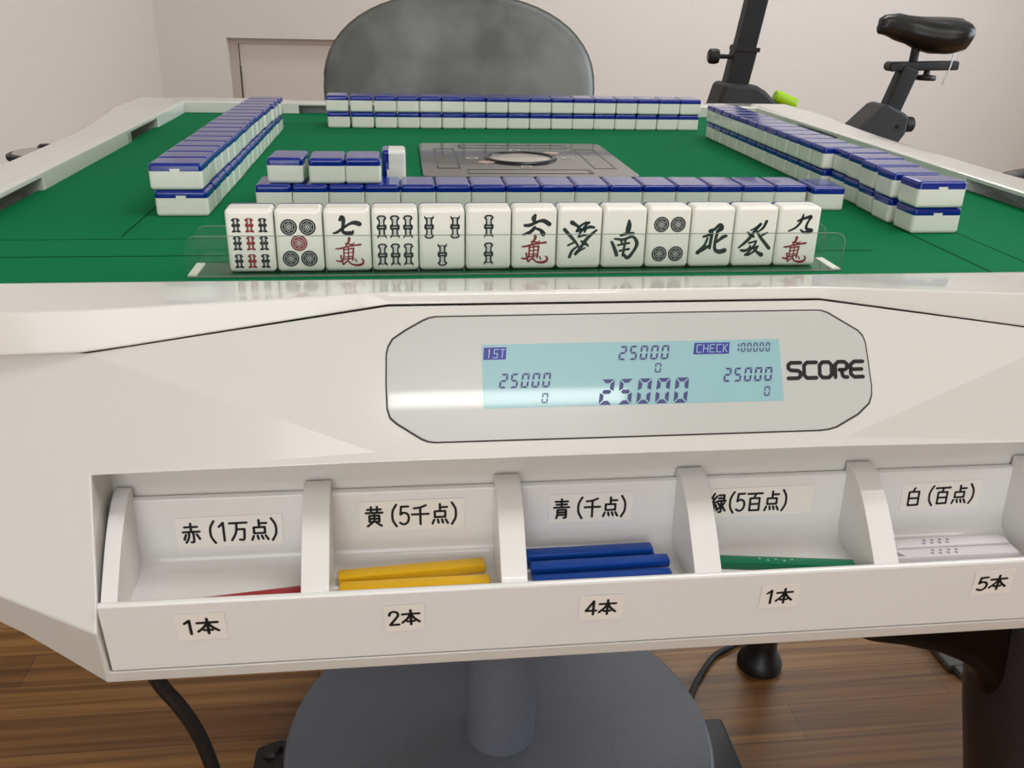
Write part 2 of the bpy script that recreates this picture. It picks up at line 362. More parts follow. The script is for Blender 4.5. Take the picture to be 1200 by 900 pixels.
# rails: one mesh per side, t runs along the side, d outward
def rail(side):
    bm = bm_new(); front = side == 0
    def P(t, d, z):
        return {0: (t, -d, z), 1: (d, t, z), 2: (-t, d, z), 3: (-d, -t, z)}[side]
    ts = [0, 0.107, 0.12, 0.225, 0.245, 0.30, 0.361]
    ts = [-t for t in ts[:0:-1]] + ts
    def crease(t):
        a = abs(t)
        d = 0.4065 if a <= 0.107 else 0.4065 + (a - 0.107) / (0.27 - 0.107) * 0.0150 if a < 0.27 else 0.4215 if (front and a < 0.36) else 0.4285
        return d
    def zi(t):
        if not front: return 0.0125
        return 0.0015 if abs(t) <= 0.30 else 0.0125
    def zs(t):
        a = abs(t)
        return 0.0028 if a <= 0.107 else 0.0028 - (a - 0.107) / (0.2425 - 0.107) * 0.0166 if a < 0.2425 else -0.0138
    zcf = lambda t: (0.0085 - 0.003 * min(1, max(0, (abs(t) - .107) / .16))) if front and abs(t) < 0.36 else 0.0105
    V = bm.verts.new
    rows = []
    def te(t, d): return t + (d - HF) * (1 if t > 0 else -1) if abs(t) >= 0.361 else t
    for t in ts:
        dc = crease(t)
        rows.append([V(P(t, HF, -0.012)), V(P(t, HF, zi(t))), V(P(te(t, HF + 0.006), HF + 0.006, zi(t) + 0.0012)),
                     V(P(te(t, dc), dc, zcf(t))), V(P(te(t, dc + 0.0025), dc + 0.0025, zs(t))), V(P(te(t, dc - 0.03), dc - 0.03, zs(t) - 0.004)),
                     V(P(te(t, dc - 0.03), dc - 0.03, -0.012))])
    fs = []
    for i in range(len(rows) - 1):
        a, b_ = rows[i], rows[i + 1]; tm = (ts[i] + ts[i + 1]) / 2
        slot = (not front) and 0.12 < abs(tm) < 0.225
        for j in range(6):
            if j == 0 and slot:
                t0, t1 = ts[i], ts[i + 1]
                zt = 0.0095
                u = [V(P(t0, HF, zt)), V(P(t1, HF, zt))]
                fs.append(bm.faces.new((u[0], u[1], b_[1], a[1])))
                k = [V(P(t0, HF + 0.03, zt)), V(P(t1, HF + 0.03, zt)), V(P(t0, HF + 0.03, -0.012)), V(P(t1, HF + 0.03, -0.012))]
                fs += [bm.faces.new((u[0], k[0], k[1], u[1])), bm.faces.new((k[0], k[2], k[3], k[1])),
                       bm.faces.new((u[0], a[0], k[2], k[0])), bm.faces.new((u[1], k[1], k[3], b_[0]))]
            else:
                fs.append(bm.faces.new((a[j], b_[j], b_[j + 1], a[j + 1])))
    bmesh.ops.recalc_face_normals(bm, faces=fs)
    bm.normal_update()
    es = [e for e in bm.edges if len(e.link_faces) == 2 and e.calc_face_angle(0) > radians(28)]
    bmesh.ops.bevel(bm, geom=es, offset=0.0012, segments=2, profile=0.5, affect='EDGES', clamp_overlap=True)
    return obj('rail', bm, M_RAIL, table, 30)
for s in range(4): rail(s)

# body shell with the faceted front and the tray opening
KY, KZ = -0.527, -0.850          # down-slope direction of the display facet
Y0, Z0 = -0.411, 0.0005
def PAN(x, s, h=0.0):            # point on the display facet: x across, s down the slope, h out of it
    return Vector((x, Y0 + KY * s - 0.850 * h, Z0 + KZ * s + 0.527 * h))
bm = bm_new()
def body_side(k):
    """one side of the body; k = 0 is the player's side with the tray opening, the others are closed the same way"""
    def RV(p):
        p = Vector(p); c, q = ((1, 0), (0, 1), (-1, 0), (0, -1))[k]
        return bm.verts.new((p.x * c - p.y * q, p.x * q + p.y * c, p.z))
    def half(sg):
        v = {}
        fl = lambda x, z: -0.4199 + 0.086 * (x - 0.2425) + 0.361 * (z + 0.0143)      # plane of the flank
        P = lambda x, z, y=None: RV((x * sg, fl(x, z) if y is None else y, z))
        v['A'] = RV(PAN(0.107 * sg, -0.0022)); v['C'] = RV(PAN(0.114 * sg, 0.0665)); v['T'] = RV(PAN(0.114 * sg, 0.0715))
        v['B'] = RV(PAN(0.2425 * sg, 0.0175)); v['D'] = P(0.2432, -0.0672); v['Bo'] = P(0.405, -0.0145)
        v['M'] = P(0.2430, -0.1200); v['H'] = P(0.2440, -0.1370); v['Ho'] = P(0.338, -0.0990)
        v['E'] = P(0.2434, -0.1630, -0.4592); v['F'] = P(0.2465, -0.1708, -0.4570)
        v['U'] = P(0.2465, -0.1765, -0.4450); v['Uo'] = P(0.343, -0.1115, -0.4385)
        return v
    def F(*vs): bm.faces.new(vs)
    L, R_ = half(-1), half(1)
    F(L['A'], L['B'], L['C'], R_['C'], R_['B'], R_['A']); F(L['C'], L['T'], R_['T'], R_['C'])
    for v in (L, R_):
        F(v['B'], v['D'], v['C']); F(v['C'], v['D'], v['T'])
        F(v['B'], v['Bo'], v['Ho'], v['H'], v['M'], v['D'])
        F(v['H'], v['Ho'], v['Uo'], v['U'], v['F']); F(v['M'], v['H'], v['E']); F(v['E'], v['H'], v['F'])
    F(L['E'], R_['E'], R_['F'], L['F']); F(L['F'], R_['F'], R_['U'], L['U'])
    if k == 0:
        yb = -0.4150
        b_ = {n: RV((x, yb, z)) for n, x, z in (('tl', -0.2432, -0.0672), ('tm', -0.114, L['T'].co.z), ('tn', 0.114, L['T'].co.z), ('tr', 0.2432, -0.0672), ('br', 0.2434, -0.1630), ('bl', -0.2434, -0.1630))}
        F(L['D'], L['T'], b_['tm'], b_['tl']); F(L['T'], R_['T'], b_['tn'], b_['tm']); F(R_['T'], R_['D'], b_['tr'], b_['tn'])
        F(L['D'], L['M'], L['E'], b_['bl'], b_['tl']); F(R_['D'], R_['M'], R_['E'], b_['br'], b_['tr'])
        F(b_['tl'], b_['tm'], b_['tn'], b_['tr'], b_['br'], b_['bl']); F(L['E'], R_['E'], b_['br'], b_['bl'])
    else:
        F(L['D'], L['T'], R_['T'], R_['D']); F(L['D'], R_['D'], R_['M'], L['M']); F(L['M'], R_['M'], R_['E'], L['E'])
    return L, R_
SD = [body_side(k) for k in range(4)]
for k in range(4):
    a, b_ = SD[k][1], SD[(k + 1) % 4][0]
    bm.faces.new((a['Bo'], b_['Bo'], b_['Ho'], a['Ho'])); bm.faces.new((a['Ho'], b_['Ho'], b_['Uo'], a['Uo'])); bm.faces.new((a['U'], a['Uo'], b_['Uo'], b_['U']))
bm.faces.new([SD[k][h]['U'] for k in range(4) for h in (0, 1)])
bmesh.ops.remove_doubles(bm, verts=bm.verts[:], dist=0.0015)
bmesh.ops.recalc_face_normals(bm, faces=bm.faces[:])
bm.normal_update()
es = [e for e in bm.edges if len(e.link_faces) == 2 and e.calc_face_angle(0) > radians(24)]
bmesh.ops.bevel(bm, geom=es, offset=0.0022, segments=3, profile=0.5, affect='EDGES', clamp_overlap=True)
obj('body_shell', bm, M_WHITE, table, 7)
# inner step of the recess above the tray
bm = bm_new(); box(bm, -0.2355, 0.2355, -0.4185, -0.4145, -0.0755, -0.0615); bevel_sharp(bm, 0.0006); obj('recess_step', bm, M_TRAY, table)

# display panel
OUT = [(-0.1079, 0.0211), (-0.1070, 0.0175), (-0.1049, 0.0139), (-0.0988, 0.0098), (-0.0905, 0.0052), (-0.0875, 0.0040), (-0.0843, 0.0034), (0.0084, 0.0032), (0.1034, 0.0031), (0.1070, 0.0034), (0.1101, 0.0045),
       (0.1251, 0.0139), (0.1273, 0.0165), (0.1284, 0.0200), (0.1294, 0.0414), (0.1289, 0.0460), (0.1272, 0.0500), (0.1209, 0.0552), (0.1091, 0.0612), (0.1050, 0.0622), (0.1001, 0.0626), (0.0048, 0.0627), (-0.086, 0.0626),
       (-0.0895, 0.0621), (-0.0925, 0.0608), (-0.1038, 0.0533), (-0.1068, 0.0505), (-0.1080, 0.0465), (-0.1083, 0.0355)]
def grow(pts, k, c=(0.0105, 0.033)):
    return [(x + (k if x > c[0] else -k) * min(1, abs(x - c[0]) / 0.09), y + (k if y > c[1] else -k) * min(1, abs(y - c[1]) / 0.02)) for x, y in pts]
def slab(bm, pts, h0, h1):
    A = [bm.verts.new(PAN(x, s, h0)) for x, s in pts]; B = [bm.verts.new(PAN(x, s, h1)) for x, s in pts]; n = len(pts)
    fs = [bm.faces.new(A), bm.faces.new(B[::-1])] + [bm.faces.new((A[i], B[i], B[(i + 1) % n], A[(i + 1) % n])) for i in range(n)]
    bmesh.ops.recalc_face_normals(bm, faces=fs)
bm = bm_new(); slab(bm, grow(OUT, 0.0007), -0.001, 0.00015); groove = obj('display_groove', bm, M_GROOVE, table, 0, 'dark groove round the display panel')
bm = bm_new(); slab(bm, OUT, -0.001, 0.0005); bevel_sharp(bm, 0.0003, 2, 60); disp = obj('display_panel', bm, M_SILVER, table, 30, 'silver grey display panel')
# SCORE lettering: round ended strokes on the panel
bm = bm_new()
def LET(x, y): return PAN(x, y, 0.00062)
LW = 0.00098
def let(x0, w, paths, y0=0.0291, h=0.0080, sl=-0.0005):
    for p in paths:
        q = [(x0 + a * w + (0.5 - b_) * -2 * sl * 0.5, y0 + b_ * h, LW) for a, b_ in p]
        dense = []
        for i in range(len(q) - 1):
            for j in range(3):
                f = j / 3; dense.append(tuple(q[i][m] + (q[i + 1][m] - q[i][m]) * f for m in range(3)))
        dense.append(q[-1]); stroke(bm, dense, LET, 2)
lw, gp, sx = 0.0064, 0.00165, 0.0872
let(sx, lw, [[(1, .02), (.22, .02), (.02, .14), (.02, .36), (.2, .48), (.8, .52), (.98, .64), (.98, .86), (.78, .98), (0, .98)]])
sx += lw + gp; let(sx, lw, [[(1, .02), (.25, .02), (.02, .2), (.02, .8), (.25, .98), (1, .98)]])
sx += lw + gp; let(sx, lw, [[(.25, .02), (.75, .02), (.98, .2), (.98, .8), (.75, .98), (.25, .98), (.02, .8), (.02, .2), (.25, .02)]])
sx += lw + gp; let(sx, lw, [[(.02, .98), (.02, .2), (.25, .02), (.75, .02), (.98, .16), (.98, .40), (.78, .52), (.35, .52)], [(.52, .56), (.62, .9), (.78, .98), (1, .98)]])
sx += lw + gp; let(sx, lw, [[(1, .02), (.3, .02), (.02, .2), (.02, .8), (.3, .98), (1, .98)], [(.05, .5), (.9, .5)]])
obj('lettering', bm, M_INK, disp, 0)
# LCD
bm = bm_new(); slab(bm, [(-0.0634, 0.0171), (0.0838, 0.0171), (0.0838, 0.0478), (-0.0634, 0.0478)], 0.0, 0.00058)
lcd = obj('lcd_screen', bm, M_LCD, table, 0, 'pale blue backlit screen with score digits')
SEGS = {'0': 'abcdef', '1': 'bc', '2': 'abged', '5': 'afgcd'}
def digit(ch, x0, y0, w, h, th, sl, name='digit'):
    """x0,y0 = top left of the upright cell, slanted by sl over the height"""
    bm = bm_new(); g = th * 0.22
    def Q(u, v): return PAN(x0 + u + sl * (1 - v / h), y0 + v, 0.00066)
    m = h / 2; t = th
    S = {'a': [(g, 0), (w - g, 0), (w - t - g, t), (t + g, t)],
         'd': [(g, h), (t + g, h - t), (w - t - g, h - t), (w - g, h)],
         'g': [(g + t * .3, m), (t, m - t / 2), (w - t, m - t / 2), (w - g - t * .3, m), (w - t, m + t / 2), (t, m + t / 2)],
         'f': [(0, g), (t, t + g), (t, m - t / 2 - g), (0, m - g)], 'e': [(0, m + g), (t, m + t / 2 + g), (t, h - t - g), (0, h - g)],
         'b': [(w, g), (w, m - g), (w - t, m - t / 2 - g), (w - t, t + g)], 'c': [(w, m + g), (w, h - g), (w - t, h - t - g), (w - t, m + t / 2 + g)]}
    for k in SEGS[ch]: poly2d(bm, S[k], Q)
    return obj(name, bm, M_SEG, lcd, 0)
def number(txt, x0, x1, y0, h, th, sl, gapf=0.28):
    th *= 1.18
    n = len(txt); pitch = (x1 - x0 - sl) / (n - gapf); w = pitch * (1 - gapf)
    for i, c in enumerate(txt): digit(c, x0 + i * pitch, y0, w, h, th, sl)
number('25000', -0.0560, -0.0303, 0.0313, 0.0071, 0.00085, 0.0014)
number('25000', 0.0023, 0.0284, 0.0191, 0.0070, 0.00085, 0.0014)
number('25000', 0.0537, 0.0795, 0.0310, 0.0069, 0.00085, 0.0014)
number('25000', -0.0085, 0.0370, 0.0352, 0.0123, 0.00165, 0.0022)
number('100000', 0.0606, 0.0793, 0.0187, 0.0046, 0.0006, 0.0007)
number('0', 0.0199, 0.0238, 0.0278, 0.0047, 0.0006, 0.0008, 0); number('0', 0.0737, 0.0774, 0.0405, 0.0048, 0.0006, 0.0008, 0)
number('0', -0.0360, -0.0322, 0.0411, 0.0048, 0.0006, 0.0008, 0)
def indicator(pts, body, u0, u1, v0, v1):
    bm = bm_new(); poly2d(bm, pts, lambda x, s: PAN(x, s, 0.00066)); o = obj('indicator', bm, M_SEGBOX, lcd, 0, 'dark blue indicator reading ' + body)
    return o
bm = bm_new(); poly2d(bm, [(-0.0622, .0186), (-0.0514, .0186), (-0.0520, .0245), (-0.0628, .0245)], lambda x, s: PAN(x, s, .00066)); obj('indicator', bm, M_SEGBOX, lcd, 0)
bm = bm_new(); poly2d(bm, [(0.0408, .0183), (0.0586, .0183), (0.0578, .0240), (0.0398, .0240)], lambda x, s: PAN(x, s, .00066)); obj('indicator', bm, M_SEGBOX, lcd, 0)
def seg_letters(txt, x0, x1, y0, h, w_half):
    P_ = {'1': [[(.5, 0), (.5, 1)], [(.3, .15), (.5, 0)]], 'S': [[(1, 0), (.1, 0), (.1, .5), (.9, .5), (.9, 1), (0, 1)]], 'T': [[(0, 0), (1, 0)], [(.5, 0), (.5, 1)]],
          'C': [[(1, 0), (0, 0), (0, 1), (1, 1)]], 'H': [[(0, 0), (0, 1)], [(1, 0), (1, 1)], [(0, .5), (1, .5)]], 'E': [[(1, 0), (0, 0), (0, 1), (1, 1)], [(0, .5), (.8, .5)]],
          'K': [[(0, 0), (0, 1)], [(0, .5), (.2, .5), (.9, 0)], [(.2, .5), (.9, 1)]]}
    bm = bm_new(); n = len(txt); pitch = (x1 - x0) / (n - 0.3)
    for i, c in enumerate(txt):
        for p in P_[c]:
            for a, b_ in zip(p, p[1:]):
                sl = 0.0006
                A = (x0 + i * pitch + a[0] * pitch * .66 + sl * (1 - a[1]), y0 + a[1] * h); B = (x0 + i * pitch + b_[0] * pitch * .66 + sl * (1 - b_[1]), y0 + b_[1] * h)
                stroke(bm, [(A[0], A[1], w_half), (B[0], B[1], w_half)], lambda x, y: PAN(x, y, .00074), 1)
    obj('indicator_text', bm, M_LCD, lcd, 0)
def stroke_fix(): pass
seg_letters('1ST', -0.0612, -0.0526, 0.0196, 0.0040, 0.00022)
seg_letters('CHECK', 0.0416, 0.0572, 0.0193, 0.0037, 0.00022)

# point stick tray
bm = bm_new()
prism(bm, [(-0.4632, -0.1225), (-0.4622, -0.1212), (-0.4605, -0.1212), (-0.4592, -0.1225), (-0.4584, -0.1308), (-0.4572, -0.1318), (-0.4310, -0.1319), (-0.4255, -0.1306), (-0.4218, -0.1272), (-0.4204, -0.1225),
           (-0.4190, -0.0925), (-0.4160, -0.0915), (-0.4160, -0.1624), (-0.4590, -0.1624)], 'x', -0.2424, 0.2424)
DIV = [(-0.4600, -0.1245), (-0.4612, -0.1215), (-0.4588, -0.1185), (-0.4540, -0.1130), (-0.4480, -0.1060), (-0.4410, -0.0985), (-0.4340, -0.0925), (-0.4270, -0.0880), (-0.4225, -0.0860), (-0.4165, -0.0860), (-0.4165, -0.1400), (-0.4600, -0.1400)]
for a, b_ in ((-0.2412, -0.2335), (-0.1510, -0.1376), (-0.0561, -0.0430), (0.0400, 0.0540), (0.1336, 0.1470), (0.2295, 0.2412)):
    prism(bm, DIV, 'x', a, b_)
bevel_sharp(bm, 0.0009, 2, 40)
obj('stick_tray', bm, M_TRAY, table, 40, 'white tray of five open bins')

def plane_map(cx, cz, y, rot, ty=0.0):
    c, s = cos(radians(rot)), sin(radians(rot))
    def Fm(u, v, h=0.0): return Vector((cx + u * c - v * s, y - h + (v * ty), cz + u * s + v * c))
    return Fm
def sticker(cx, cz, y, w, h, rot, body, tw, th, ox=0.0, ty=0.0, wt=6.0):
    Fm = plane_map(cx, cz, y, rot, ty)
    bm = bm_new(); e = 0.00018
    A = [bm.verts.new(Fm(u, v, 0.0)) for u, v in ((-w / 2, -h / 2), (w / 2, -h / 2), (w / 2, h / 2), (-w / 2, h / 2))]
    B = [bm.verts.new(Fm(u, v, e)) for u, v in ((-w / 2, -h / 2), (w / 2, -h / 2), (w / 2, h / 2), (-w / 2, h / 2))]
    bm.faces.new(B)
    for i in range(4): bm.faces.new((A[i], A[(i + 1) % 4], B[(i + 1) % 4], B[i]))
    st = obj('sticker', bm, M_PAPER, table, 0, 'white paper sticker lettered ' + body)
    bm = text_bm(body, lambda u, v: Fm(u + ox, v, 0.00026), -tw / 2, tw / 2, -th / 2, th / 2, wt)
    obj('writing', bm, M_INK, st, 0)
YB = -0.4200; TB = 0.047      # back wall of the bins leans a little
sticker(-0.1891, -0.1113, YB, 0.0521, 0.0173, 0.7, '赤 (1万点)', 0.0480, 0.0124, 0.0005, TB)
sticker(-0.0979, -0.1062, YB + .0002, 0.0532, 0.0170, 0.3, '黄 (5千点)', 0.0480, 0.0124, 0, TB)
sticker(-0.0051, -0.1061, YB + .0002, 0.0445, 0.0166, 0.1, '青 (千点)', 0.0400, 0.0122, 0, TB)
sticker(0.0871, -0.1065, YB + .0002, 0.0588, 0.0169, 0.3, '緑(5百点)', 0.0440, 0.0124, -0.0060, TB)
sticker(0.1902, -0.1074, YB + .0002, 0.0461, 0.0162, 1.1, '白 (百点)', 0.0410, 0.0118, 0, TB)
YF = -0.4619; TF = -0.112
for cx, cz, w, h, r, tx, tw in ((-0.1976, -0.1366, 0.0226, 0.0163, 1.1, '1本', 0.0178), (-0.1028, -0.1378, 0.0192, 0.0164, 1.5, '2本', 0.0164), (-0.0062, -0.1379, 0.0222, 0.0159, 0.3, '4本', 0.0165),
                            (0.0853, -0.1368, 0.0200, 0.0155, 1.6, '1本', 0.0155), (0.2005, -0.1356, 0.0216, 0.0159, 2.9, '5本', 0.0172)):
    sticker(cx, cz, YF, w, h, r, tx, tw, 0.0102, 0, TF, 7.2)

# centre console
CX, CY = 0.0085, 0.0135
con = None
bm = bm_new(); box(bm, CX - 0.091, CX + 0.091, CY - 0.091, CY + 0.091, -0.002, 0.0028)
bm.normal_update(); bmesh.ops.bevel(bm, geom=[e for e in bm.edges if abs((e.verts[0].co - e.verts[1].co).z) > .002], offset=0.008, segments=4, affect='EDGES', profile=.5)
bevel_sharp(bm, 0.0008, 2, 50)
con = obj('centre_console', bm, M_PLATE, table, 30, 'smoked grey glossy centre console')
bm = bm_new(); lathe(bm, [(0.0335, 0.0020), (0.0335, 0.0034), (0.0325, 0.0046), (0.0295, 0.0046), (0.0287, 0.0036), (0.0285, 0.0020)], (CX, CY, 0), 40); obj('dome_ring', bm, M_PLATEDK, con)
bm = bm_new(); lathe(bm, [(0.0284, 0.0020), (0.0284, 0.0029), (0.024, 0.0032), (0.016, 0.0034), (0.004, 0.0035)], (CX, CY, 0), 40); obj('dice_dome', bm, M_PLATELT, con)
for k in range(4):
    c, s = [(1, 0), (0, 1), (-1, 0), (0, -1)][k]
    def RT(u, v, z): return Vector((CX + u * c - v * s, CY + u * s + v * c, z))
    bm = bm_new()
    for (u0, u1, v0, v1) in ((0.058, 0.0595, -0.052, 0.052), (0.0765, 0.078, -0.052, 0.052), (0.058, 0.078, 0.050, 0.0535), (0.058, 0.078, -0.0535, -0.052)):
        vs = [bm.verts.new(RT(u, v, z)) for z in (0.0024, 0.0030) for v in (v0, v1) for u in (u0, u1)]
        for f in ((0, 2, 3, 1), (4, 5, 7, 6), (0, 1, 5, 4), (2, 6, 7, 3), (0, 4, 6, 2), (1, 3, 7, 5)): bm.faces.new([vs[i] for i in f])
    bmesh.ops.recalc_face_normals(bm, faces=bm.faces[:])
    obj('wind_window', bm, M_PLATEDK, con, 0)
    bm = bm_new(); disc(bm, 0.0445, 0, 0.0058, lambda u, v: RT(u, v * .9, 0.0030), 0.0040, 20); obj('button_icon', bm, M_PLATEIC, con, 0)
for dx, dy in ((-0.033, -0.022), (0.033, 0.030)):
    bm = bm_new(); disc(bm, CX + dx, CY + dy, 0.0075, lambda u, v: Vector((u, v, 0.0030)), 0, 24); obj('indicator_spot', bm, M_PLATEPK, con, 0)

# column and foot
bm = bm_new(); lathe(bm, [(0.041, -0.668), (0.041, -0.165)], (0, 0, 0), 48); obj('column', bm, M_BASE, table, 40)
bm = bm_new(); lathe(bm, [(0.235, -0.700), (0.250, -0.692), (0.252, -0.672), (0.2495, -0.667), (0.246, -0.665)], (0, 0, 0), 96); obj('foot_plate', bm, M_BASE, table, 40)
for sgn in (-1, 1):
    bm = bm_new()
    if sgn > 0:
        box(bm, 0.205, 0.283, -0.075, 0.020, FZ + 0.001, -0.688); bevel_sharp(bm, 0.005)
    else:
        prism(bm, [(-0.285, FZ + .001), (-0.292, FZ + .012), (-0.288, -0.694), (-0.262, -0.684), (-0.205, -0.690), (-0.205, FZ + .001)], 'y', -0.075, 0.03); bevel_sharp(bm, 0.004)
        lathe(bm, [(0.012, 0.0), (0.012, 0.006), (0.008, 0.010)], (-0.268, 0.012, -0.690), 14)
    obj('foot_bracket', bm, M_BLACK, table)
for a in (50, 130, 230, 310):
    bm = bm_new(); lathe(bm, [(0.02, 0), (0.02, 0.02)], (0.19 * cos(radians(a)), 0.19 * sin(radians(a)), FZ), 20); obj('foot_pad', bm, M_BLACK, table)

# ------------------------------------------------------------------ point sticks
def stick(label, m, length, cx, cy, z, yaw, tilt=0.0, dots=None, w=0.0068, h=0.0048, group=None, roll=0.0):
    t = thing('point_stick', label, 'point stick', (cx, cy, z), (roll, tilt, radians(yaw)), group)
    bm = bm_new(); box(bm, -length / 2, length / 2, -w / 2, w / 2, 0, h); bevel_sharp(bm, 0.0011, 2)
    link('bar', to_mesh('bar', bm, m, 35), t)
    if dots:
        dm, kind = dots; bm = bm_new(); zz = h + 0.00006
        if kind == 8:
            for i in range(4):
                for j in (-1, 1): disc(bm, 0.0045 * (i - 1.5) - 0.004 + (0.0008 * j), 0.0013 * j, 0.0010, lambda u, v: Vector((u, v, zz)), 0, 10)
        else:
            for i in range(5): disc(bm, 0.0042 * (i - 2) - 0.004, 0.0006 * (-1) ** i, 0.0007, lambda u, v: Vector((u, v, zz)), 0, 10)
        link('dots', to_mesh('dots', bm, dm, 0), t)
        if kind == 8:
            bm = bm_new(); poly2d(bm, [(-length / 2 + .001, -w / 2 + .0012), (-length / 2 + .010, -w / 2 + .0012), (-length / 2 + .006, w / 2 - .0012), (-length / 2 + .001, w / 2 - .0012)], lambda u, v: Vector((u, v, zz)))
            link('end_mark', to_mesh('end_mark', bm, dm, 0), t)
    return t
ZS = -0.1318
stick('red point stick barely showing above the lip of the leftmost bin', M_RED, 0.073, -0.1880, -0.4540, ZS, 7.0)
stick('yellow point stick lying at the back of the yellow stick bin', M_YEL, 0.074, -0.0985, -0.4365, ZS, 4.2, 0, None, 0.0078, 0.0052)
stick('yellow point stick lying along the front lip of its bin', M_YEL, 0.074, -0.0972, -0.4490, ZS, 0.6, 0, None, 0.0078, 0.0052)
stick('topmost blue point stick at the back of the centre bin', M_BLU, 0.068, -0.0080, -0.4330, ZS + 0.0045, 1.0)
stick('blue point stick in front of the topmost one, its right end jutting further', M_BLU, 0.072, -0.0035, -0.4425, ZS + 0.0033, 1.2)
stick('blue point stick along the front lip of the centre bin, partly hidden', M_BLU, 0.071, -0.0040, -0.4515, ZS + 0.0012, 0.6)
stick('blue point stick at the bottom of the pile under the topmost one', M_BLU, 0.070, -0.0070, -0.4322, ZS - 0.0003, 0.5, 0, None, 0.0068, 0.0046)
stick('green point stick lying slantwise in the bin labelled for five hundreds', M_GRN, 0.074, 0.0930, -0.4452, ZS, -8.0, 0, (M_DOTL, 5))
stick('white point stick with grey dots at the back of the rightmost bin', M_WST, 0.074, 0.1870, -0.4345, ZS, 0.5, 0, (M_DOTG, 8), 0.0082, 0.0046)
stick('white point stick with grey dots nearest the lip of the rightmost bin', M_WST, 0.074, 0.1865, -0.4440, ZS, 0.0, 0, (M_DOTG, 8), 0.0082, 0.0046)

# ------------------------------------------------------------------ mahjong tiles
TW, TH, TT = 0.0246, 0.0338, 0.0173
TS = 0.708 * TT
def tile_meshes():
    full = bm_new(); box(full, -TW / 2 + 0.0001, TW / 2 - 0.0001, -TH / 2, TH / 2, 0, TT); bevel_sharp(full, 0.0024, 4)
    out = []
    for white in (True, False):
        b_ = full.copy()
        bmesh.ops.bisect_plane(b_, geom=b_.verts[:] + b_.edges[:] + b_.faces[:], plane_co=(0, 0, TS), plane_no=(0, 0, 1), clear_outer=white, clear_inner=not white)
        be = [e for e in b_.edges if e.is_boundary]
        bmesh.ops.contextual_create(b_, geom=be)
        if white:
            for sx_ in (-1, 1):
                x0, x1 = sorted((sx_ * (TW / 2 - 0.002), sx_ * (TW / 2 + 0.00003)))
                vs = box(b_, x0, x1, -0.0032, 0.0032, TS - 0.001, TS + 0.0016)
                for v in vs:
                    if v.co.z < TS: v.co.y *= 0.92
        else:
            for v in b_.verts:
                if v.co.z < TS + 1e-5: pass
        bmesh.ops.recalc_face_normals(b_, faces=b_.faces[:])
        out.append(to_mesh('tile_body' if white else 'tile_back', b_, M_TWHITE if white else M_TBLUE, 32))
    full.free(); return out
ME_W, ME_B = tile_meshes()
proto = thing('mahjong_tile', '', 'mahjong tile')
weigh(link('tile_body', ME_W, proto)); weigh(link('tile_back', ME_B, proto))
used = [False]
def tile(label, loc, rot=(0, 0, 0), group=None):
    if not used[0]:
        r = proto; used[0] = True
    else:
        r = proto.copy(); COL.objects.link(r)
        for ch in list(proto_children):
            c = ch.copy(); COL.objects.link(c); c.parent = r
    r.location = loc; r.rotation_euler = rot; r['label'] = label; r['category'] = 'mahjong tile'
    if group: r['group'] = group
    return r
proto_children = list(proto.children)
ORD = ['first', 'second', 'third', 'fourth', 'fifth', 'sixth', 'seventh', 'eighth', 'ninth', 'tenth', 'eleventh', 'twelfth', 'thirteenth', 'fourteenth', 'fifteenth', 'sixteenth', 'seventeenth']
rnd = lambda a: random.uniform(-a, a)
# left row: near end first
for i in range(17):
    y = -0.2085 + TW / 2 + i * (TW + 0.0001) + (0.001 if i > 0 else 0)
    tile('blue-backed mahjong tile, %s from the near end, bottom layer of the left row' % ORD[i], (-0.2432 + rnd(.0003), y, 0), (0, 0, pi / 2 + rnd(.006)), 'tiles of the left double row')
    tile('blue-backed mahjong tile, %s from the near end, top layer of the left row' % ORD[i], (-0.2447 + rnd(.0005) - 0.0006 + (0.0006 * max(0, i - 11)), y, TT + .0001), (0, 0, pi / 2 + rnd(.008)), 'tiles of the left double row')
# far row: left end first
for i in range(17):
    x = -0.1803 + TW / 2 + i * (TW + 0.00015) + min(i, 2) * 0.0014
    tile('blue-backed mahjong tile, %s from the left, bottom layer of the far row' % ORD[i], (x + rnd(.0002), 0.2284 + TH / 2, 0), (0, 0, rnd(.006)), 'tiles of the far double row')
    tile('blue-backed mahjong tile, %s from the left, top layer of the far row' % ORD[i], (x - 0.0010 * (1 - i / 8) + rnd(.0002), 0.2284 + TH / 2 + rnd(.0006), TT + .0001), (0, 0, rnd(.008)), 'tiles of the far double row')
# right row: near end first; the four or five nearest have been pushed about
offs = {0: (0.0008, -0.0022), 1: (0.0002, -0.0015), 2: (0.0028, 0.0012), 3: (0.0052, 0.0008), 4: (0.0066, 0.0)}
ycur = 0.1755
rows_r = []
for i in range(16, -1, -1):
    gap = {0: 0.0062, 1: 0.0045, 2: 0.0040, 3: 0.0030, 4: 0.0012}.get(i, 0.0004)
    ycur -= gap; rows_r.append((i, ycur - TW / 2)); ycur -= TW
for i, y in rows_r:
    ox = offs.get(i, (0, 0))[0]; ya = {0: 0.02, 1: -0.012, 2: -0.03, 3: 0.02}.get(i, rnd(.006))
    base = 0.2346 if i > 4 else 0.2330
    tile('blue-backed mahjong tile, %s from the near end, bottom layer of the right row' % ORD[i], (base + ox + TH / 2, y, 0), (0, 0, pi / 2 + ya * .5), 'tiles of the right double row')
    tile('blue-backed mahjong tile, %s from the near end, top layer of the right row' % ORD[i], (base + ox * 1.15 + TH / 2 - (0.0012 if i <= 2 else 0) - (.0015 if i > 4 else 0), y - (0.0015 if i < 2 else 0), TT + .0001), (0, 0, pi / 2 + ya), 'tiles of the right double row')
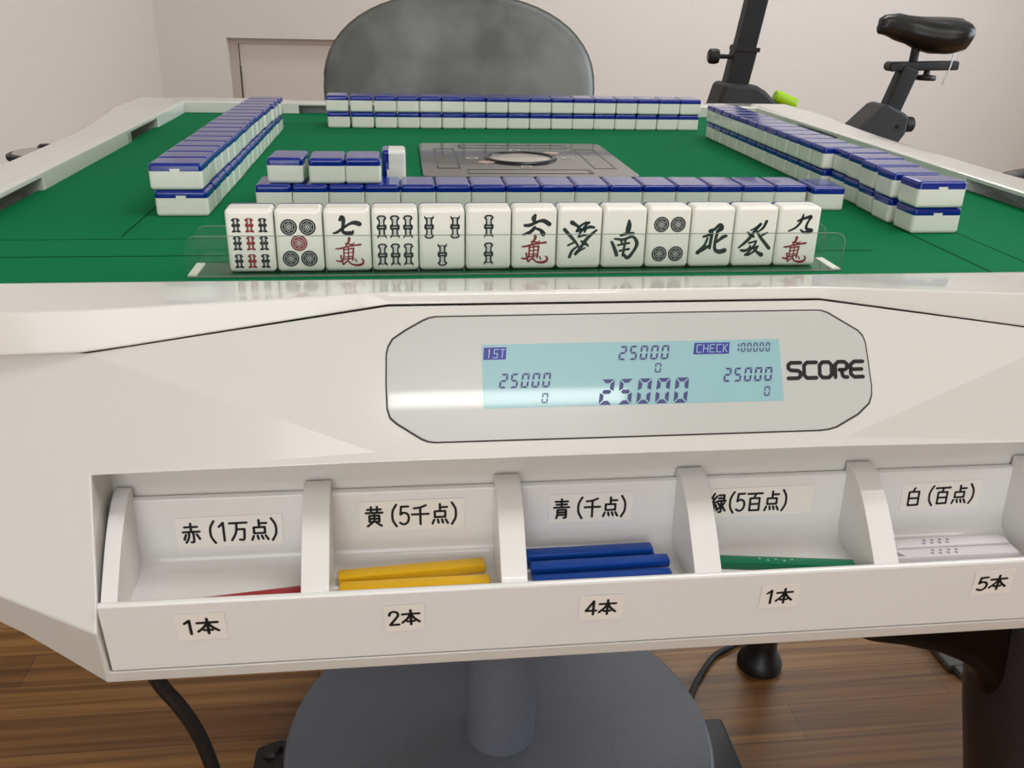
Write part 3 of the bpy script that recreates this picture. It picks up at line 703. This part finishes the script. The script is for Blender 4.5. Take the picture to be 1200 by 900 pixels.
# near row, face down
for i in range(17):
    x = -0.1989 + TW / 2 + i * (TW - 0.00002) + (0.0012 if i == 16 else 0)
    lab = 'blue-backed mahjong tile lying face down, %s from the left in the near row' % ORD[i]
    if i == 16: lab = 'blue-backed mahjong tile at the right end of the near row, pulled slightly forward'
    tile(lab, (x, -0.1893 + TH / 2 - (0.0075 if i == 16 else 0), 0), (0, 0, -0.035 if i == 16 else rnd(.003)), 'face down tiles of the near row')
for lab, x, y, a in (('loose blue-backed tile turned slightly askew on the left end of the near row', -0.1775, -0.1850 + TH / 2, -0.055),
                     ('middle of the three loose blue-backed tiles lying on the near row', -0.1503, -0.1868 + TH / 2, 0.01),
                     ('loose blue-backed tile on the near row, beside the upright tile', -0.1258, -0.1862 + TH / 2, 0.005)):
    tile(lab, (x, y, TT + .0001), (0, 0, a), 'loose tiles on top of the near row')
r = tile('single tile standing on end behind the near row, blue back to the left', (-0.1055 + TT / 2 + 0.0005, -0.1330, TH / 2), (0, 0, 0))
r.rotation_euler = Matrix(((0, 0, -1), (1, 0, 0), (0, -1, 0))).to_euler()

# faces of the thirteen tiles in the hand; u to the right, v up from the foot, in tile widths
def FACE(u, v): return Vector(((u - 0.5) * TW, TH / 2 - v * TW, -0.00008))
def FACE2(u, v): return Vector(((u - 0.5) * TW, TH / 2 - v * TW, -0.00014))
def brush(paths, x0, sc, y0, col, flip=False, dx=0, dy=0, wt=1.25):
    bm = bm_new()
    def Fm(x, y):
        u, v = (x + dx - x0) / sc, (y0 - y - dy) / sc
        if flip: u, v = 1 - u, TH / TW - v
        return FACE(u, v)
    for p in paths: stroke(bm, [(q[0], q[1], q[2] * wt) for q in p], Fm)
    return ('engraving', bm, col)
WAN = [[(870, 378, 5), (900, 376, 7), (960, 361, 6), (1045, 348, 8)], [(966, 303, 11), (962, 325, 9), (940, 355, 5)], [(938, 340, 5), (985, 348, 6)], [(1000, 335, 4), (985, 352, 6)],
       [(924, 376, 6), (925, 410, 6), (921, 452, 6)], [(925, 386, 5), (960, 380, 5), (993, 376, 7)], [(993, 376, 7), (990, 410, 6), (984, 462, 6)], [(930, 410, 4), (985, 404, 4)], [(930, 438, 4), (985, 432, 4)], [(957, 362, 5), (957, 420, 5), (954, 468, 5)],
       [(870, 464, 5), (900, 470, 7), (930, 455, 5), (990, 446, 5)], [(903, 428, 7), (908, 460, 6), (918, 492, 7)], [(922, 488, 6), (950, 468, 6), (975, 490, 6), (1015, 499, 9), (1050, 490, 9), (1060, 468, 7), (1048, 452, 5)], [(1000, 452, 4), (1012, 474, 5)]]
SEVEN = [[(906, 172, 8), (922, 152, 13), (932, 175, 12), (927, 215, 9), (922, 245, 9), (940, 264, 11), (985, 264, 12), (996, 248, 5)], [(856, 266, 4), (885, 258, 8), (928, 228, 8), (975, 198, 8), (1010, 191, 13), (1042, 200, 14)]]
SIX = [[(203, 145, 9), (194, 168, 14), (202, 190, 8)], [(132, 214, 8), (170, 212, 10), (230, 186, 8), (265, 184, 12), (302, 206, 13)], [(202, 230, 10), (172, 260, 10), (122, 278, 6)], [(215, 236, 7), (246, 250, 10), (262, 274, 15)]]
NINE = [[(928, 160, 5), (955, 148, 8), (985, 138, 8), (1024, 129, 11), (1013, 155, 7), (1000, 190, 8), (1004, 216, 9), (1040, 228, 13)], [(966, 112, 5), (962, 138, 8), (950, 172, 8), (920, 207, 7), (872, 232, 5)], [(958, 220, 4), (984, 240, 8), (1035, 240, 9)]]
HATSU = [[(668, 192, 8), (630, 240, 9), (590, 300, 10), (530, 354, 6)], [(582, 245, 5), (602, 262, 9), (630, 278, 7)], [(604, 232, 5), (640, 212, 6), (668, 190, 9)], [(708, 170, 9), (690, 214, 8), (655, 244, 5)], [(636, 222, 5), (662, 262, 7), (690, 295, 9), (750, 360, 10)], [(722, 250, 6), (682, 270, 6)],
         [(600, 322, 6), (652, 308, 6)], [(548, 372, 7), (576, 376, 9), (602, 364, 7), (612, 342, 6)], [(585, 405, 8), (604, 392, 7), (616, 352, 5)], [(650, 308, 6), (640, 340, 7), (590, 405, 7)], [(620, 362, 6), (668, 345, 6)], [(668, 345, 6), (648, 378, 7), (604, 408, 6)], [(635, 358, 6), (664, 384, 8), (700, 406, 13)]]
SOUTH = [[(850, 174, 7), (852, 205, 14), (846, 245, 14), (836, 265, 6)], [(800, 276, 8), (842, 264, 9), (886, 262, 8)], [(738, 322, 8), (758, 362, 10), (778, 414, 11)], [(758, 300, 6), (820, 305, 8), (882, 286, 8), (916, 332, 11), (896, 388, 9), (856, 434, 11), (825, 405, 7)], [(782, 345, 6), (860, 330, 7)], [(796, 385, 6), (862, 372, 7)], [(836, 300, 7), (828, 360, 7), (822, 418, 8)], [(802, 312, 6), (815, 338, 6)]]
NORTH = [[(275, 274, 7), (318, 262, 8)], [(320, 236, 12), (350, 222, 9), (384, 192, 10), (397, 216, 15), (372, 236, 9)], [(336, 250, 9), (330, 310, 9), (328, 356, 8)], [(372, 238, 10), (362, 325, 9), (368, 366, 10), (400, 381, 13), (436, 372, 14)], [(374, 312, 7), (412, 280, 11), (437, 270, 9)], [(306, 285, 7), (288, 335, 8), (245, 386, 12)], [(250, 384, 9), (300, 352, 10), (332, 332, 6)]]
def pins(cs, r):
    K, Rd, W = bm_new(), bm_new(), bm_new(); red = False
    for u, v, c in cs:
        disc(Rd if c else K, u, v, r, FACE, 0, 28); red = red or c
        disc(W, u, v, r * 0.80, FACE2, r * 0.745, 28); disc(W, u, v, r * 0.20, FACE2, r * 0.10, 12)
        for k in range(6): disc(W, u + r * .42 * cos(k * pi / 3 + .5), v + r * .42 * sin(k * pi / 3 + .5), r * .175, FACE2, r * .125, 10)
    res = [('engraving', K, M_TINK), ('pale_lines', W, M_TFILL)]
    if red: res.insert(1, ('red_engraving', Rd, M_TRED))
    return res
def sticks_face(cs, hgt, wid, solid=False):
    K, Rd, W = bm_new(), bm_new(), bm_new(); red = False
    for u, v, flip, c in cs:
        B_ = Rd if c else K; red = red or c; s = -1 if flip else 1; h = hgt / 2; w = wid / 2
        def L(pts, Bm, Fn): poly2d(Bm, [(u + a * w, v + s * b2 * h) for a, b2 in pts], Fn)
        half = [(0.0, -0.90), (0.35, -1.0), (1.0, -1.0), (0.95, -0.80), (0.62, -0.62), (0.62, -0.27), (0.92, -0.17), (0.95, 0.0), (0.92, 0.17), (0.62, 0.27), (0.62, 0.52), (0.95, 0.60), (0.92, 0.78), (0.60, 0.97), (0.25, 1.0)] if solid else [(0.35, -0.80), (0.55, -0.78), (1.0, -0.98), (1.0, -0.72), (0.70, -0.60), (0.66, -0.27), (0.98, -0.18), (1.06, 0.0), (0.98, 0.18), (0.66, 0.25), (0.66, 0.52), (1.08, 0.76), (0.70, 0.96), (0.25, 1.0)]
        pts = half + [(-a, b2) for a, b2 in half[::-1]]
        L(pts, B_, FACE)
        wi = 0.22 if solid else 0.30
        L([(-wi, -0.72), (wi, -0.72), (wi, -0.20), (-wi, -0.20)], W, FACE2)
        L([(-wi, 0.18), (wi, 0.18), (wi * 1.1, 0.62), (wi * (1 if solid else 2.0), 0.80), (0, 0.88), (-wi * (1 if solid else 2.0), 0.80), (-wi * 1.1, 0.62)], W, FACE2)
        if not solid: L([(-.5, -0.03), (.5, -0.03), (.5, 0.03), (-.5, 0.03)], W, FACE2)
    res = [('engraving', K, M_TINK), ('pale_lines', W, M_TFILL)]
    if red: res.insert(1, ('red_engraving', Rd, M_TRED))
    return res
HAND = [
    ('hand tile at the left end showing nine bamboo sticks in black and red', lambda: sticks_face([(u, v, False, k == 1) for v in (1.03, 0.645, 0.255) for k, u in enumerate((0.225, 0.50, 0.775))], 0.305, 0.19, True)),
    ('hand tile showing five round coins, the middle one red', lambda: pins([(0.295, 0.985, 0), (0.685, 0.985, 0), (0.49, 0.64, 1), (0.295, 0.30, 0), (0.685, 0.30, 0)], 0.175)),
    ('hand tile with a black seven above a red ten-thousand character', lambda: [brush(SEVEN, 790, 330, 545, M_TINK), ('red_engraving', brush(WAN, 790, 330, 545, M_TRED, wt=1.0)[1], M_TRED)]),
    ('hand tile showing six bamboo sticks in two rows of three', lambda: sticks_face([(u, v, False, False) for v in (0.97, 0.355) for u in (0.22, 0.50, 0.78)], 0.52, 0.205)),
    ('hand tile showing three bamboo sticks, two above and one below', lambda: sticks_face([(0.22, 0.97, True, False), (0.78, 0.97, True, False), (0.5, 0.36, True, False)], 0.52, 0.205)),
    ('hand tile showing two bamboo sticks one above the other', lambda: sticks_face([(0.5, 0.97, False, False), (0.5, 0.36, False, False)], 0.52, 0.205)),
    ('hand tile with a black six above a red ten-thousand character', lambda: [brush(SIX, 47, 312, 523, M_TINK), ('red_engraving', brush([[(p[0] * .94 - 700, p[1] * .94 + 6, p[2]) for p in q] for q in WAN], 47, 312, 523, M_TRED, wt=1.05)[1], M_TRED)]),
    ('hand tile with the green dragon character standing upside down', lambda: [brush(HATSU, 490, 305, 500, M_TGREEN, True, 0, -6)]),
    ('hand tile with the black south wind character', lambda: [brush(SOUTH, 672, 308, 508, M_TGREEN)]),
    ('hand tile showing four round coins in two pairs', lambda: pins([(0.31, 0.99, 0), (0.69, 0.99, 0), (0.31, 0.32, 0), (0.69, 0.32, 0)], 0.175)),
    ('hand tile with the black north wind character', lambda: [brush(NORTH, 187, 305, 490, M_TGREEN)]),
    ('hand tile with the green dragon character the right way up', lambda: [brush(HATSU, 490, 305, 490, M_TGREEN)]),
    ('hand tile at the right end with a black nine above a red ten-thousand character', lambda: [brush(NINE, 792, 315, 490, M_TINK), ('red_engraving', brush([[(p[0] * .92 + 52, p[1] * .92, p[2]) for p in q] for q in WAN], 792, 315, 490, M_TRED, wt=1.05)[1], M_TRED)]),
]
HY = -0.3448; HX = -0.1905
for i, (lab, fn) in enumerate(HAND):
    y = HY + 0.0006 * (i / 12 - .5) * 4
    r = tile(lab, (HX + TW / 2 + i * (TW + 0.00035), y, TH / 2 + 0.0012), (-pi / 2, 0, 0.006), 'hand tiles standing in the clear rack')
    for nm, bm, m in fn():
        link(nm, to_mesh(nm, bm, m, 0), r)

# clear rack under the hand
rack = thing('tile_rack', 'clear acrylic rack holding the thirteen upright hand tiles', 'tile rack', (-0.033, -0.338, 0.0))
def rplate(y0, y1, x0, x1, z1, r=0.006):
    pts = [(x0, 0.0002), (x1, 0.0002)] + [(x1 - r + r * cos(a), z1 - r + r * sin(a)) for a in (0, pi / 8, pi / 4, 3 * pi / 8, pi / 2)] + [(x0 + r + r * cos(a), z1 - r + r * sin(a)) for a in (pi / 2, 5 * pi / 8, 3 * pi / 4, 7 * pi / 8, pi)]
    bm = bm_new(); prism(bm, pts, 'y', y0, y1); return bm
obj('front_plate', rplate(-0.3512, -0.3500, -0.2110, 0.1460, 0.0220), M_ACR, rack, 0)
obj('rear_plate', rplate(-0.3262, -0.3250, -0.2110, 0.1460, 0.0215), M_ACR, rack, 0)
for yy, zt in ((-0.3506, 0.0220), (-0.3256, 0.0215)):
    bm = bm_new(); r = 0.006
    path = [(-0.2110 + r, yy, zt), (0.1460 - r, yy, zt)] + [(0.1460 - r + r * sin(a), yy, zt - r + r * cos(a)) for a in (pi / 8, pi / 4, 3 * pi / 8, pi / 2)] + [(0.1460, yy, 0.0015)]
    tube(bm, path, 0.00022, 6, False); obj('plate_edge', bm, M_EDGE, rack, 60)
bm = bm_new(); box(bm, -0.2110, 0.1460, -0.35125, -0.3499, 0.0002, 0.0008); obj('plate_edge', bm, M_EDGE, rack, 0)
bm = bm_new(); box(bm, -0.2110, 0.1460, -0.3500, -0.3262, 0.0002, 0.0011); obj('bottom_plate', bm, M_ACR, rack, 0)
for x0, x1 in ((-0.2112, -0.2065), (0.1415, 0.1462)):
    bm = bm_new(); box(bm, x0, x1, -0.3499, -0.3263, 0.0003, 0.0014); bevel_sharp(bm, .0003); obj('end_strip', bm, M_CUTE, rack, 35, 'pale cut end strip')

# ------------------------------------------------------------------ far chair
def d_shape(w, h, top, n=14):
    """outline of a rounded back: straight lower sides, broad round top; centred x, z up from 0"""
    pts = []
    for i in range(n + 1):
        a = pi / 2 * i / n; pts.append((w * cos(a) ** 0.89 if i < n else 0, top + (h - top) * sin(a) ** 0.89 if i else top))
    return [(w * 0.985, 0)] + pts + [(-x, z) for x, z in pts[-2::-1]] + [(-w * 0.985, 0)]
def grey_chair(name, label, loc, rz):
    t = thing(name, label, 'chair', loc, (0, 0, rz))
    H = 0.15 - FZ - 0.004       # total height
    # backrest: padded shell, front towards -y
    bm = bm_new(); out = d_shape(0.2255, 0.487, 0.341)
    def ring(sc, y):
        vs = []
        for x, z in out:
            zz = 0.20 + (z - 0.20) * sc + 0.37
            vs.append(bm.verts.new((x * sc, y + 0.35 * (x * sc) ** 2 * -1 + 0.10 * (zz - 0.37), zz)))
        return vs
    rs = [ring(0.90, -0.030), ring(0.965, -0.026), ring(1.0, -0.014), ring(1.0, 0.012), ring(0.965, 0.024), ring(0.90, 0.028)]
    n = len(out)
    for a, b_ in zip(rs, rs[1:]):
        for i in range(n): bm.faces.new((a[i], a[(i + 1) % n], b_[(i + 1) % n], b_[i]))
    bm.faces.new(rs[0]); bm.faces.new(rs[-1][::-1]); bmesh.ops.recalc_face_normals(bm, faces=bm.faces[:])
    for v in bm.verts: v.co.y += 0.21
    bk = link('backrest', to_mesh('backrest', bm, M_LEATH, 50), t)
    bm = bm_new(); pts = [(x * 1.003, 0.21 - 0.35 * x * x + 0.10 * z - 0.012, 0.37 + z) for x, z in out]
    tube(bm, pts, 0.0022, 6, False); e = link('piping', to_mesh('piping', bm, M_LEDGE, 60), bk)
    for s in (-1, 1):
        bm = bm_new()
        tube(bm, [(s * 0.2245, 0.217, 0.703), (s * 0.215, 0.210, 0.703), (s * 0.19, 0.198, 0.693), (s * 0.15, 0.195, 0.668)], 0.0016, 6); link('back_seam', to_mesh('back_seam', bm, M_GAP, 60), bk)
    bm = bm_new(); box(bm, -0.235, 0.235, -0.24, 0.20, 0.40, 0.48); bevel_sharp(bm, 0.03, 4); link('seat', to_mesh('seat', bm, M_LEATH, 50), t)
    bm = bm_new(); box(bm, -0.11, 0.11, -0.10, 0.12, 0.385, 0.402); bevel_sharp(bm, .004); link('seat_plate', to_mesh('seat_plate', bm, M_BLACK), t)
    bm = bm_new(); lathe(bm, [(0.026, 0.09), (0.026, 0.25), (0.017, 0.25), (0.017, 0.39)], (0, 0, 0), 20); link('gas_post', to_mesh('gas_post', bm, M_BLACK), t)
    bm = bm_new()
    for k in range(5):
        a = radians(90 + 72 * k); tube(bm, [(0.03 * cos(a), 0.03 * sin(a), 0.105), (0.16 * cos(a), 0.16 * sin(a), 0.085), (0.27 * cos(a), 0.27 * sin(a), 0.065)], lambda f: 0.022 - 0.008 * f, 10)
    sb = link('star_base', to_mesh('star_base', bm, M_BLACK, 60), t)
    for k in range(5):
        a = radians(90 + 72 * k); bm = bm_new(); Mx = Matrix.Translation((0.27 * cos(a), 0.27 * sin(a), 0.027)) @ Matrix.Rotation(a, 4, 'Z') @ Matrix.Rotation(pi / 2, 4, 'Y')
        lathe(bm, [(0.02, -0.012), (0.0265, -0.008), (0.0265, 0.008), (0.02, 0.012)], (0, 0, 0), 20, Mx); link('caster', to_mesh('caster', bm, M_BLACK, 40), sb)
    return t
grey_chair('office_chair', 'grey marbled leather chair with a rounded back behind the far table edge', (0.002, 0.56, FZ), 0)

# arm of the chair on the left, seen past the left rail
def arm_chair_left():
    t = thing('lounge_chair', 'chair left of the table showing only a grey armrest pad with dark rim', 'chair', (-0.86, 0.86, FZ), (0, 0, 0))
    z = 0.612
    bm = bm_new(); out = [(0.115 + 0.0 * 0, 0)]
    def pad(sx_, sy_, zz):
        return [bm.verts.new((0.236 + sx_ * cos(2 * pi * i / 40) , -0.23 + sy_ * sin(2 * pi * i / 40), zz)) for i in range(40)]
    rings = [pad(.057, .047, z), pad(.061, .051, z + .004), pad(.061, .051, z + .010), pad(.057, .047, z + .012)]
    for a, b_ in zip(rings, rings[1:]):
        for i in range(40): bm.faces.new((a[i], a[(i + 1) % 40], b_[(i + 1) % 40], b_[i]))
    bm.faces.new(rings[0][::-1]); bm.faces.new(rings[-1]); link('arm_rim', to_mesh('arm_rim', bm, M_BLACK, 50), t)
    bm = bm_new(); rings = [pad(.053, .043, z + .0118), pad(.050, .040, z + .014)]
    for i in range(40): bm.faces.new((rings[0][i], rings[0][(i + 1) % 40], rings[1][(i + 1) % 40], rings[1][i]))
    bm.faces.new(rings[1]); link('arm_pad', to_mesh('arm_pad', bm, M_PADG, 50), t)
    bm = bm_new(); tube(bm, [(0.236, -0.23, z + .003), (0.22, -0.22, 0.50), (0.10, -0.12, 0.415)], 0.014, 10); link('arm_support', to_mesh('arm_support', bm, M_BLACK, 60), t)
    for px in (0.118, 0.178):
        bm = bm_new(); lathe(bm, [(0.010, 0), (0.011, .003), (0.008, .006)], (px + .100, -0.196, z + .0125), 16); link('arm_knob', to_mesh('arm_knob', bm, M_BLACK, 50), t)
    bm = bm_new(); box(bm, -0.20, 0.20, -0.23, 0.20, 0.38, 0.46); bevel_sharp(bm, .03, 4); link('seat', to_mesh('seat', bm, M_LEATH, 50), t)
    bm = bm_new(); box(bm, -0.225, -0.165, -0.20, 0.20, 0.42, 0.86); bevel_sharp(bm, .028, 4); link('backrest', to_mesh('backrest', bm, M_LEATH, 50), t)
    bm = bm_new(); lathe(bm, [(0.17, 0.0), (0.17, 0.012), (0.03, 0.03), (0.028, 0.385)], (0, 0, 0), 32); link('pedestal', to_mesh('pedestal', bm, M_BLACK, 50), t)
    return t
arm_chair_left()

# black chair on the right: bent side frame under the tray, slim far leg, seat and arm
t = thing('black_armchair', 'black chair at the right with a thick curved leg under the tray', 'chair', (0.58, 0.0, FZ))
bm = bm_new()
prof = [(0.29, -0.385), (0.325, -0.4235), (0.37, -0.432), (0.411, -0.4445), (0.437, -0.457), (0.455, -0.470), (0.467, -0.486), (0.478, -0.510), (0.50, -0.54), (0.58, -0.54), (0.62, -0.48), (0.64, -0.43), (0.78, -0.40), (0.78, -0.34), (0.29, -0.34)]
prism(bm, prof, 'y', -0.178, -0.112); bevel_sharp(bm, 0.026, 6, 25); obj('side_frame', bm, M_BLACKG, t, 50)
bm = bm_new(); tube(bm, [(0.520, -0.145, -0.40), (0.533, -0.145, -0.50), (0.561, -0.145, -0.618), (0.583, -0.145, FZ)], lambda f: 0.060, 28); obj('leg', bm, M_BLACKL, t, 60)
bm = bm_new(); box(bm, 0.34, 0.80, -0.16, 0.26, -0.34, -0.265); bevel_sharp(bm, .025, 4); obj('seat', bm, M_BLACKG, t, 50)
bm = bm_new(); lathe(bm, [(0.030, 0.0), (0.031, 0.008), (0.028, 0.016), (0.0215, 0.026), (0.020, 0.04), (0.020, 0.375)], (0.380, 0.140, FZ), 24); obj('leg', bm, M_BLACK, t, 40)
for yy in (-0.148, 0.22):
    bm = bm_new(); tube(bm, [(0.80, yy, -0.36), (0.83, yy, -0.55), (0.85, yy, FZ)], 0.018, 10); obj('leg', bm, M_BLACK, t, 60)
bm = bm_new(); box(bm, 0.80, 0.84, -0.17, 0.27, -0.30, 0.06); bevel_sharp(bm, .018, 4); obj('backrest', bm, M_BLACKG, t, 50)
bm = bm_new(); tube(bm, [(0.82, 0.24, -0.050), (0.74, 0.235, -0.050), (0.668, 0.232, -0.053), (0.644, 0.232, -0.070), (0.640, 0.232, -0.16), (0.640, 0.23, -0.30)], 0.016, 12, flat=(1.5, .55)); obj('armrest', bm, M_BLACK, t, 60)

# ------------------------------------------------------------------ exercise bike behind
YK = 1.9
bike = thing('exercise_bike', 'black exercise bike with a padded saddle standing behind the table at the right', 'exercise bike', (1.15, YK, FZ))
def kbar(name, a, b_, w, d, m=M_BIKE, bev=0.006):
    bm = bm_new(); bar(bm, (a[0], YK, a[1]), (b_[0], YK, b_[1]), w, d); bevel_sharp(bm, bev); return obj(name, bm, m, bike)
kbar('handlebar_post', (0.8985, 0.0), (0.958, 0.40), 0.060, 0.046)
kbar('post_sleeve', (0.874, -0.15), (0.9025, 0.022), 0.068, 0.056)
bm = bm_new(); bar(bm, (0.868, YK, 0.016), (0.938, YK, 0.012), 0.012, 0.066); obj('sleeve_collar', bm, M_BIKE, bike)
bm = bm_new(); Mx = Matrix.Translation((0.812, YK, -0.008)) @ Matrix.Rotation(pi / 2, 4, 'Y') @ Matrix.Rotation(0.1, 4, 'X')
lathe(bm, [(0.006, 0.055), (0.007, 0.016), (0.019, 0.014), (0.022, 0.004), (0.021, -0.012), (0.016, -0.017)], (0, 0, 0), 14, Mx); obj('adjust_knob', bm, M_BIKE, bike, 30)
bm = bm_new(); prism(bm, [(0.836, -0.078), (0.935, -0.084), (0.965, -0.100), (1.02, -0.148), (1.05, -0.22), (1.02, -0.42), (0.82, -0.50), (0.78, -0.35), (0.815, -0.16)], 'y', YK - 0.06, YK + 0.06); bevel_sharp(bm, .014, 3); obj('front_housing', bm, M_BIKEG, bike, 40)
bm = bm_new(); Mx = Matrix.Translation((1.038, YK - 0.02, -0.127)) @ Matrix.Rotation(radians(112), 4, 'Y')
lathe(bm, [(0.015, -0.036), (0.0185, -0.030), (0.0185, 0.030), (0.015, 0.036)], (0, 0, 0), 18, Mx); obj('tension_dial', bm, M_LIME, bike, 40, 'lime green dial')
# seat post group
bm = bm_new(); prism(bm, [(1.333, -0.139), (1.352, -0.132), (1.405, -0.156), (1.424, -0.166), (1.424, -0.215), (1.405, -0.245), (1.33, -0.40), (1.20, -0.48), (1.12, -0.42), (1.16, -0.31), (1.277, -0.195)], 'y', YK - 0.055, YK + 0.055); bevel_sharp(bm, .010, 3); obj('rear_housing', bm, M_BIKEG, bike, 40)
kbar('seat_post', (1.37, -0.20), (1.422, -0.030), 0.054, 0.045)
bm = bm_new(); Mx = Matrix.Translation((1.428, YK, -0.196)) @ Matrix.Rotation(pi / 2, 4, 'Y')
lathe(bm, [(0.010, -0.01), (0.020, 0.008), (0.024, 0.014), (0.023, 0.036), (0.018, 0.040)], (0, 0, 0), 12, Mx); obj('seat_knob', bm, M_BIKE, bike, 30)
bm = bm_new(); lathe(bm, [(0.006, 0), (0.006, .004)], (0, 0, 0), 12, Matrix.Translation((1.391, YK - 0.0545, -0.196)) @ Matrix.Rotation(pi / 2, 4, 'X')); obj('bolt', bm, M_BLACK, bike)
bm = bm_new(); bar(bm, (1.365, YK, -0.028), (1.572, YK, -0.022), 0.026, 0.038); bevel_sharp(bm, .005); obj('seat_slider', bm, M_BIKE, bike)
bm = bm_new(); lathe(bm, [(0.011, -0.022), (0.014, -0.018), (0.014, 0.018), (0.011, 0.022)], (0, 0, 0), 16, Matrix.Translation((1.364, YK, -0.028)) @ Matrix.Rotation(pi / 2, 4, 'X')); obj('slider_cap', bm, M_BIKE, bike)
bm = bm_new(); lathe(bm, [(0.028, -0.066), (0.030, -0.060), (0.028, -0.052), (0.010, -0.050), (0.008, -0.030)], (1.482, YK, 0), 18); obj('slider_knob', bm, M_BIKE, bike, 30)
bm = bm_new(); lathe(bm, [(0.013, -0.016), (0.012, 0.045)], (1.432, YK, 0), 14); obj('saddle_stem', bm, M_BIKE, bike)
# saddle: lofted along x, wide and deep at the rear
bm = bm_new()
ST = [(1.302, 0.072, 0.004, 0.004), (1.308, 0.084, 0.017, 0.022), (1.325, 0.088, 0.024, 0.028), (1.36, 0.083, 0.030, 0.036), (1.40, 0.074, 0.040, 0.040), (1.44, 0.065, 0.060, 0.047), (1.48, 0.061, 0.085, 0.051), (1.52, 0.061, 0.104, 0.052), (1.55, 0.063, 0.098, 0.047), (1.566, 0.063, 0.075, 0.036), (1.573, 0.065, 0.03, 0.015)]
rings = []
for x, zc, hw, hh in ST:
    rings.append([bm.verts.new((x + 0.004 * sin(5 * a) * (hh / .05), YK + hw * cos(a) * (1 if abs(cos(a)) < .95 else 1), zc + hh * (sin(a) if sin(a) < 0 else sin(a) ** 0.8) + 0.0015 * sin(9 * a + x * 60))) for a in [2 * pi * i / 28 for i in range(28)]])
for a, b_ in zip(rings, rings[1:]):
    for i in range(28): bm.faces.new((a[i], a[(i + 1) % 28], b_[(i + 1) % 28], b_[i]))
bm.faces.new(rings[0]); bm.faces.new(rings[-1][::-1]); bmesh.ops.recalc_face_normals(bm, faces=bm.faces[:]); saddle = obj('saddle', bm, M_SADDLE, bike, 70)
bm = bm_new(); tube(bm, [(1.527, YK - 0.05, 0.014), (1.524, YK - .05, -0.02), (1.516, YK - .05, -0.05), (1.509, YK - .05, -0.075)], 0.0022, 6); obj('saddle_drawstring', bm, M_STEEL, saddle)
# hidden lower frame, so that it stands
kbar('main_frame', (0.95, -0.38), (1.27, -0.40), 0.12, 0.07, M_BIKEG, .02)
kbar('frame_leg', (0.86, -0.44), (0.80, FZ + .04), 0.06, 0.05); kbar('frame_leg', (1.30, -0.40), (1.50, FZ + .04), 0.06, 0.05)
for xx in (0.80, 1.50):
    bm = bm_new(); tube(bm, [(xx, YK - 0.22, FZ + .025), (xx, YK + 0.22, FZ + .025)], 0.025, 14, False); obj('stabiliser', bm, M_BIKE, bike, 60)
bm = bm_new(); tube(bm, [(0.958, YK - 0.23, 0.37), (0.958, YK - 0.1, 0.40), (0.958, YK + 0.1, 0.40), (0.958, YK + 0.23, 0.37)], 0.014, 10); obj('handlebar', bm, M_BIKE, bike, 60)

# ------------------------------------------------------------------ floor things
def mat_thing():
    t = thing('floor_mat', 'grey floor mat with a raised rim behind the black chair leg', 'mat', (0.9, 0.35, FZ))
    bm = bm_new(); prism(bm, [(0.665, 0.103), (1.20, 0.103), (1.20, 0.60), (0.645, 0.60)], 'z', FZ, FZ + 0.006); obj('mat_surface', bm, M_MATT, t, 0)
    bm = bm_new(); box(bm, 0.648, 1.215, 0.088, 0.104, FZ, FZ + .010)
    vs = box(bm, 0.640, 0.662, 0.104, 0.61, FZ, FZ + .010); bevel_sharp(bm, .003); obj('mat_rim', bm, M_MATR, t)
mat_thing()
bm = bm_new(); tube(bm, [(-0.245, -0.2, -0.168), (-0.300, -0.2, -0.215), (-0.316, -0.2, -0.330), (-0.3155, -0.2, -0.372), (-0.309, -0.2, -0.396), (-0.2975, -0.2, -0.418), (-0.287, -0.2, -0.445), (-0.280, -0.2, -0.475), (-0.2735, -0.2, -0.520), (-0.268, -0.198, -0.58), (-0.272, -0.19, -0.66), (-0.290, -0.18, -0.702), (-0.33, -0.17, -0.7085), (-0.45, -0.16, -0.7085), (-0.80, -0.15, -0.7085), (-1.08, -0.15, -0.7085)], 0.0062, 12)
obj('power_cable', bm, M_CABLE, table, 60, 'thick black power cable hanging below the left end of the tray')
bm = bm_new(); tube(bm, [(0.258, 0.07, FZ + .0045), (0.277, 0.105, FZ + .0045), (0.318, 0.155, FZ + .0045), (0.352, 0.176, FZ + .0045), (0.40, 0.205, FZ + .0045), (0.55, 0.30, FZ + .0045), (0.9, 0.8, FZ + .0045)], 0.0042, 10)
tag(obj('extension_cord', bm, M_CABLE, None, 60), 'thin black cord on the floor from the round foot plate to the black chair leg', 'cord')
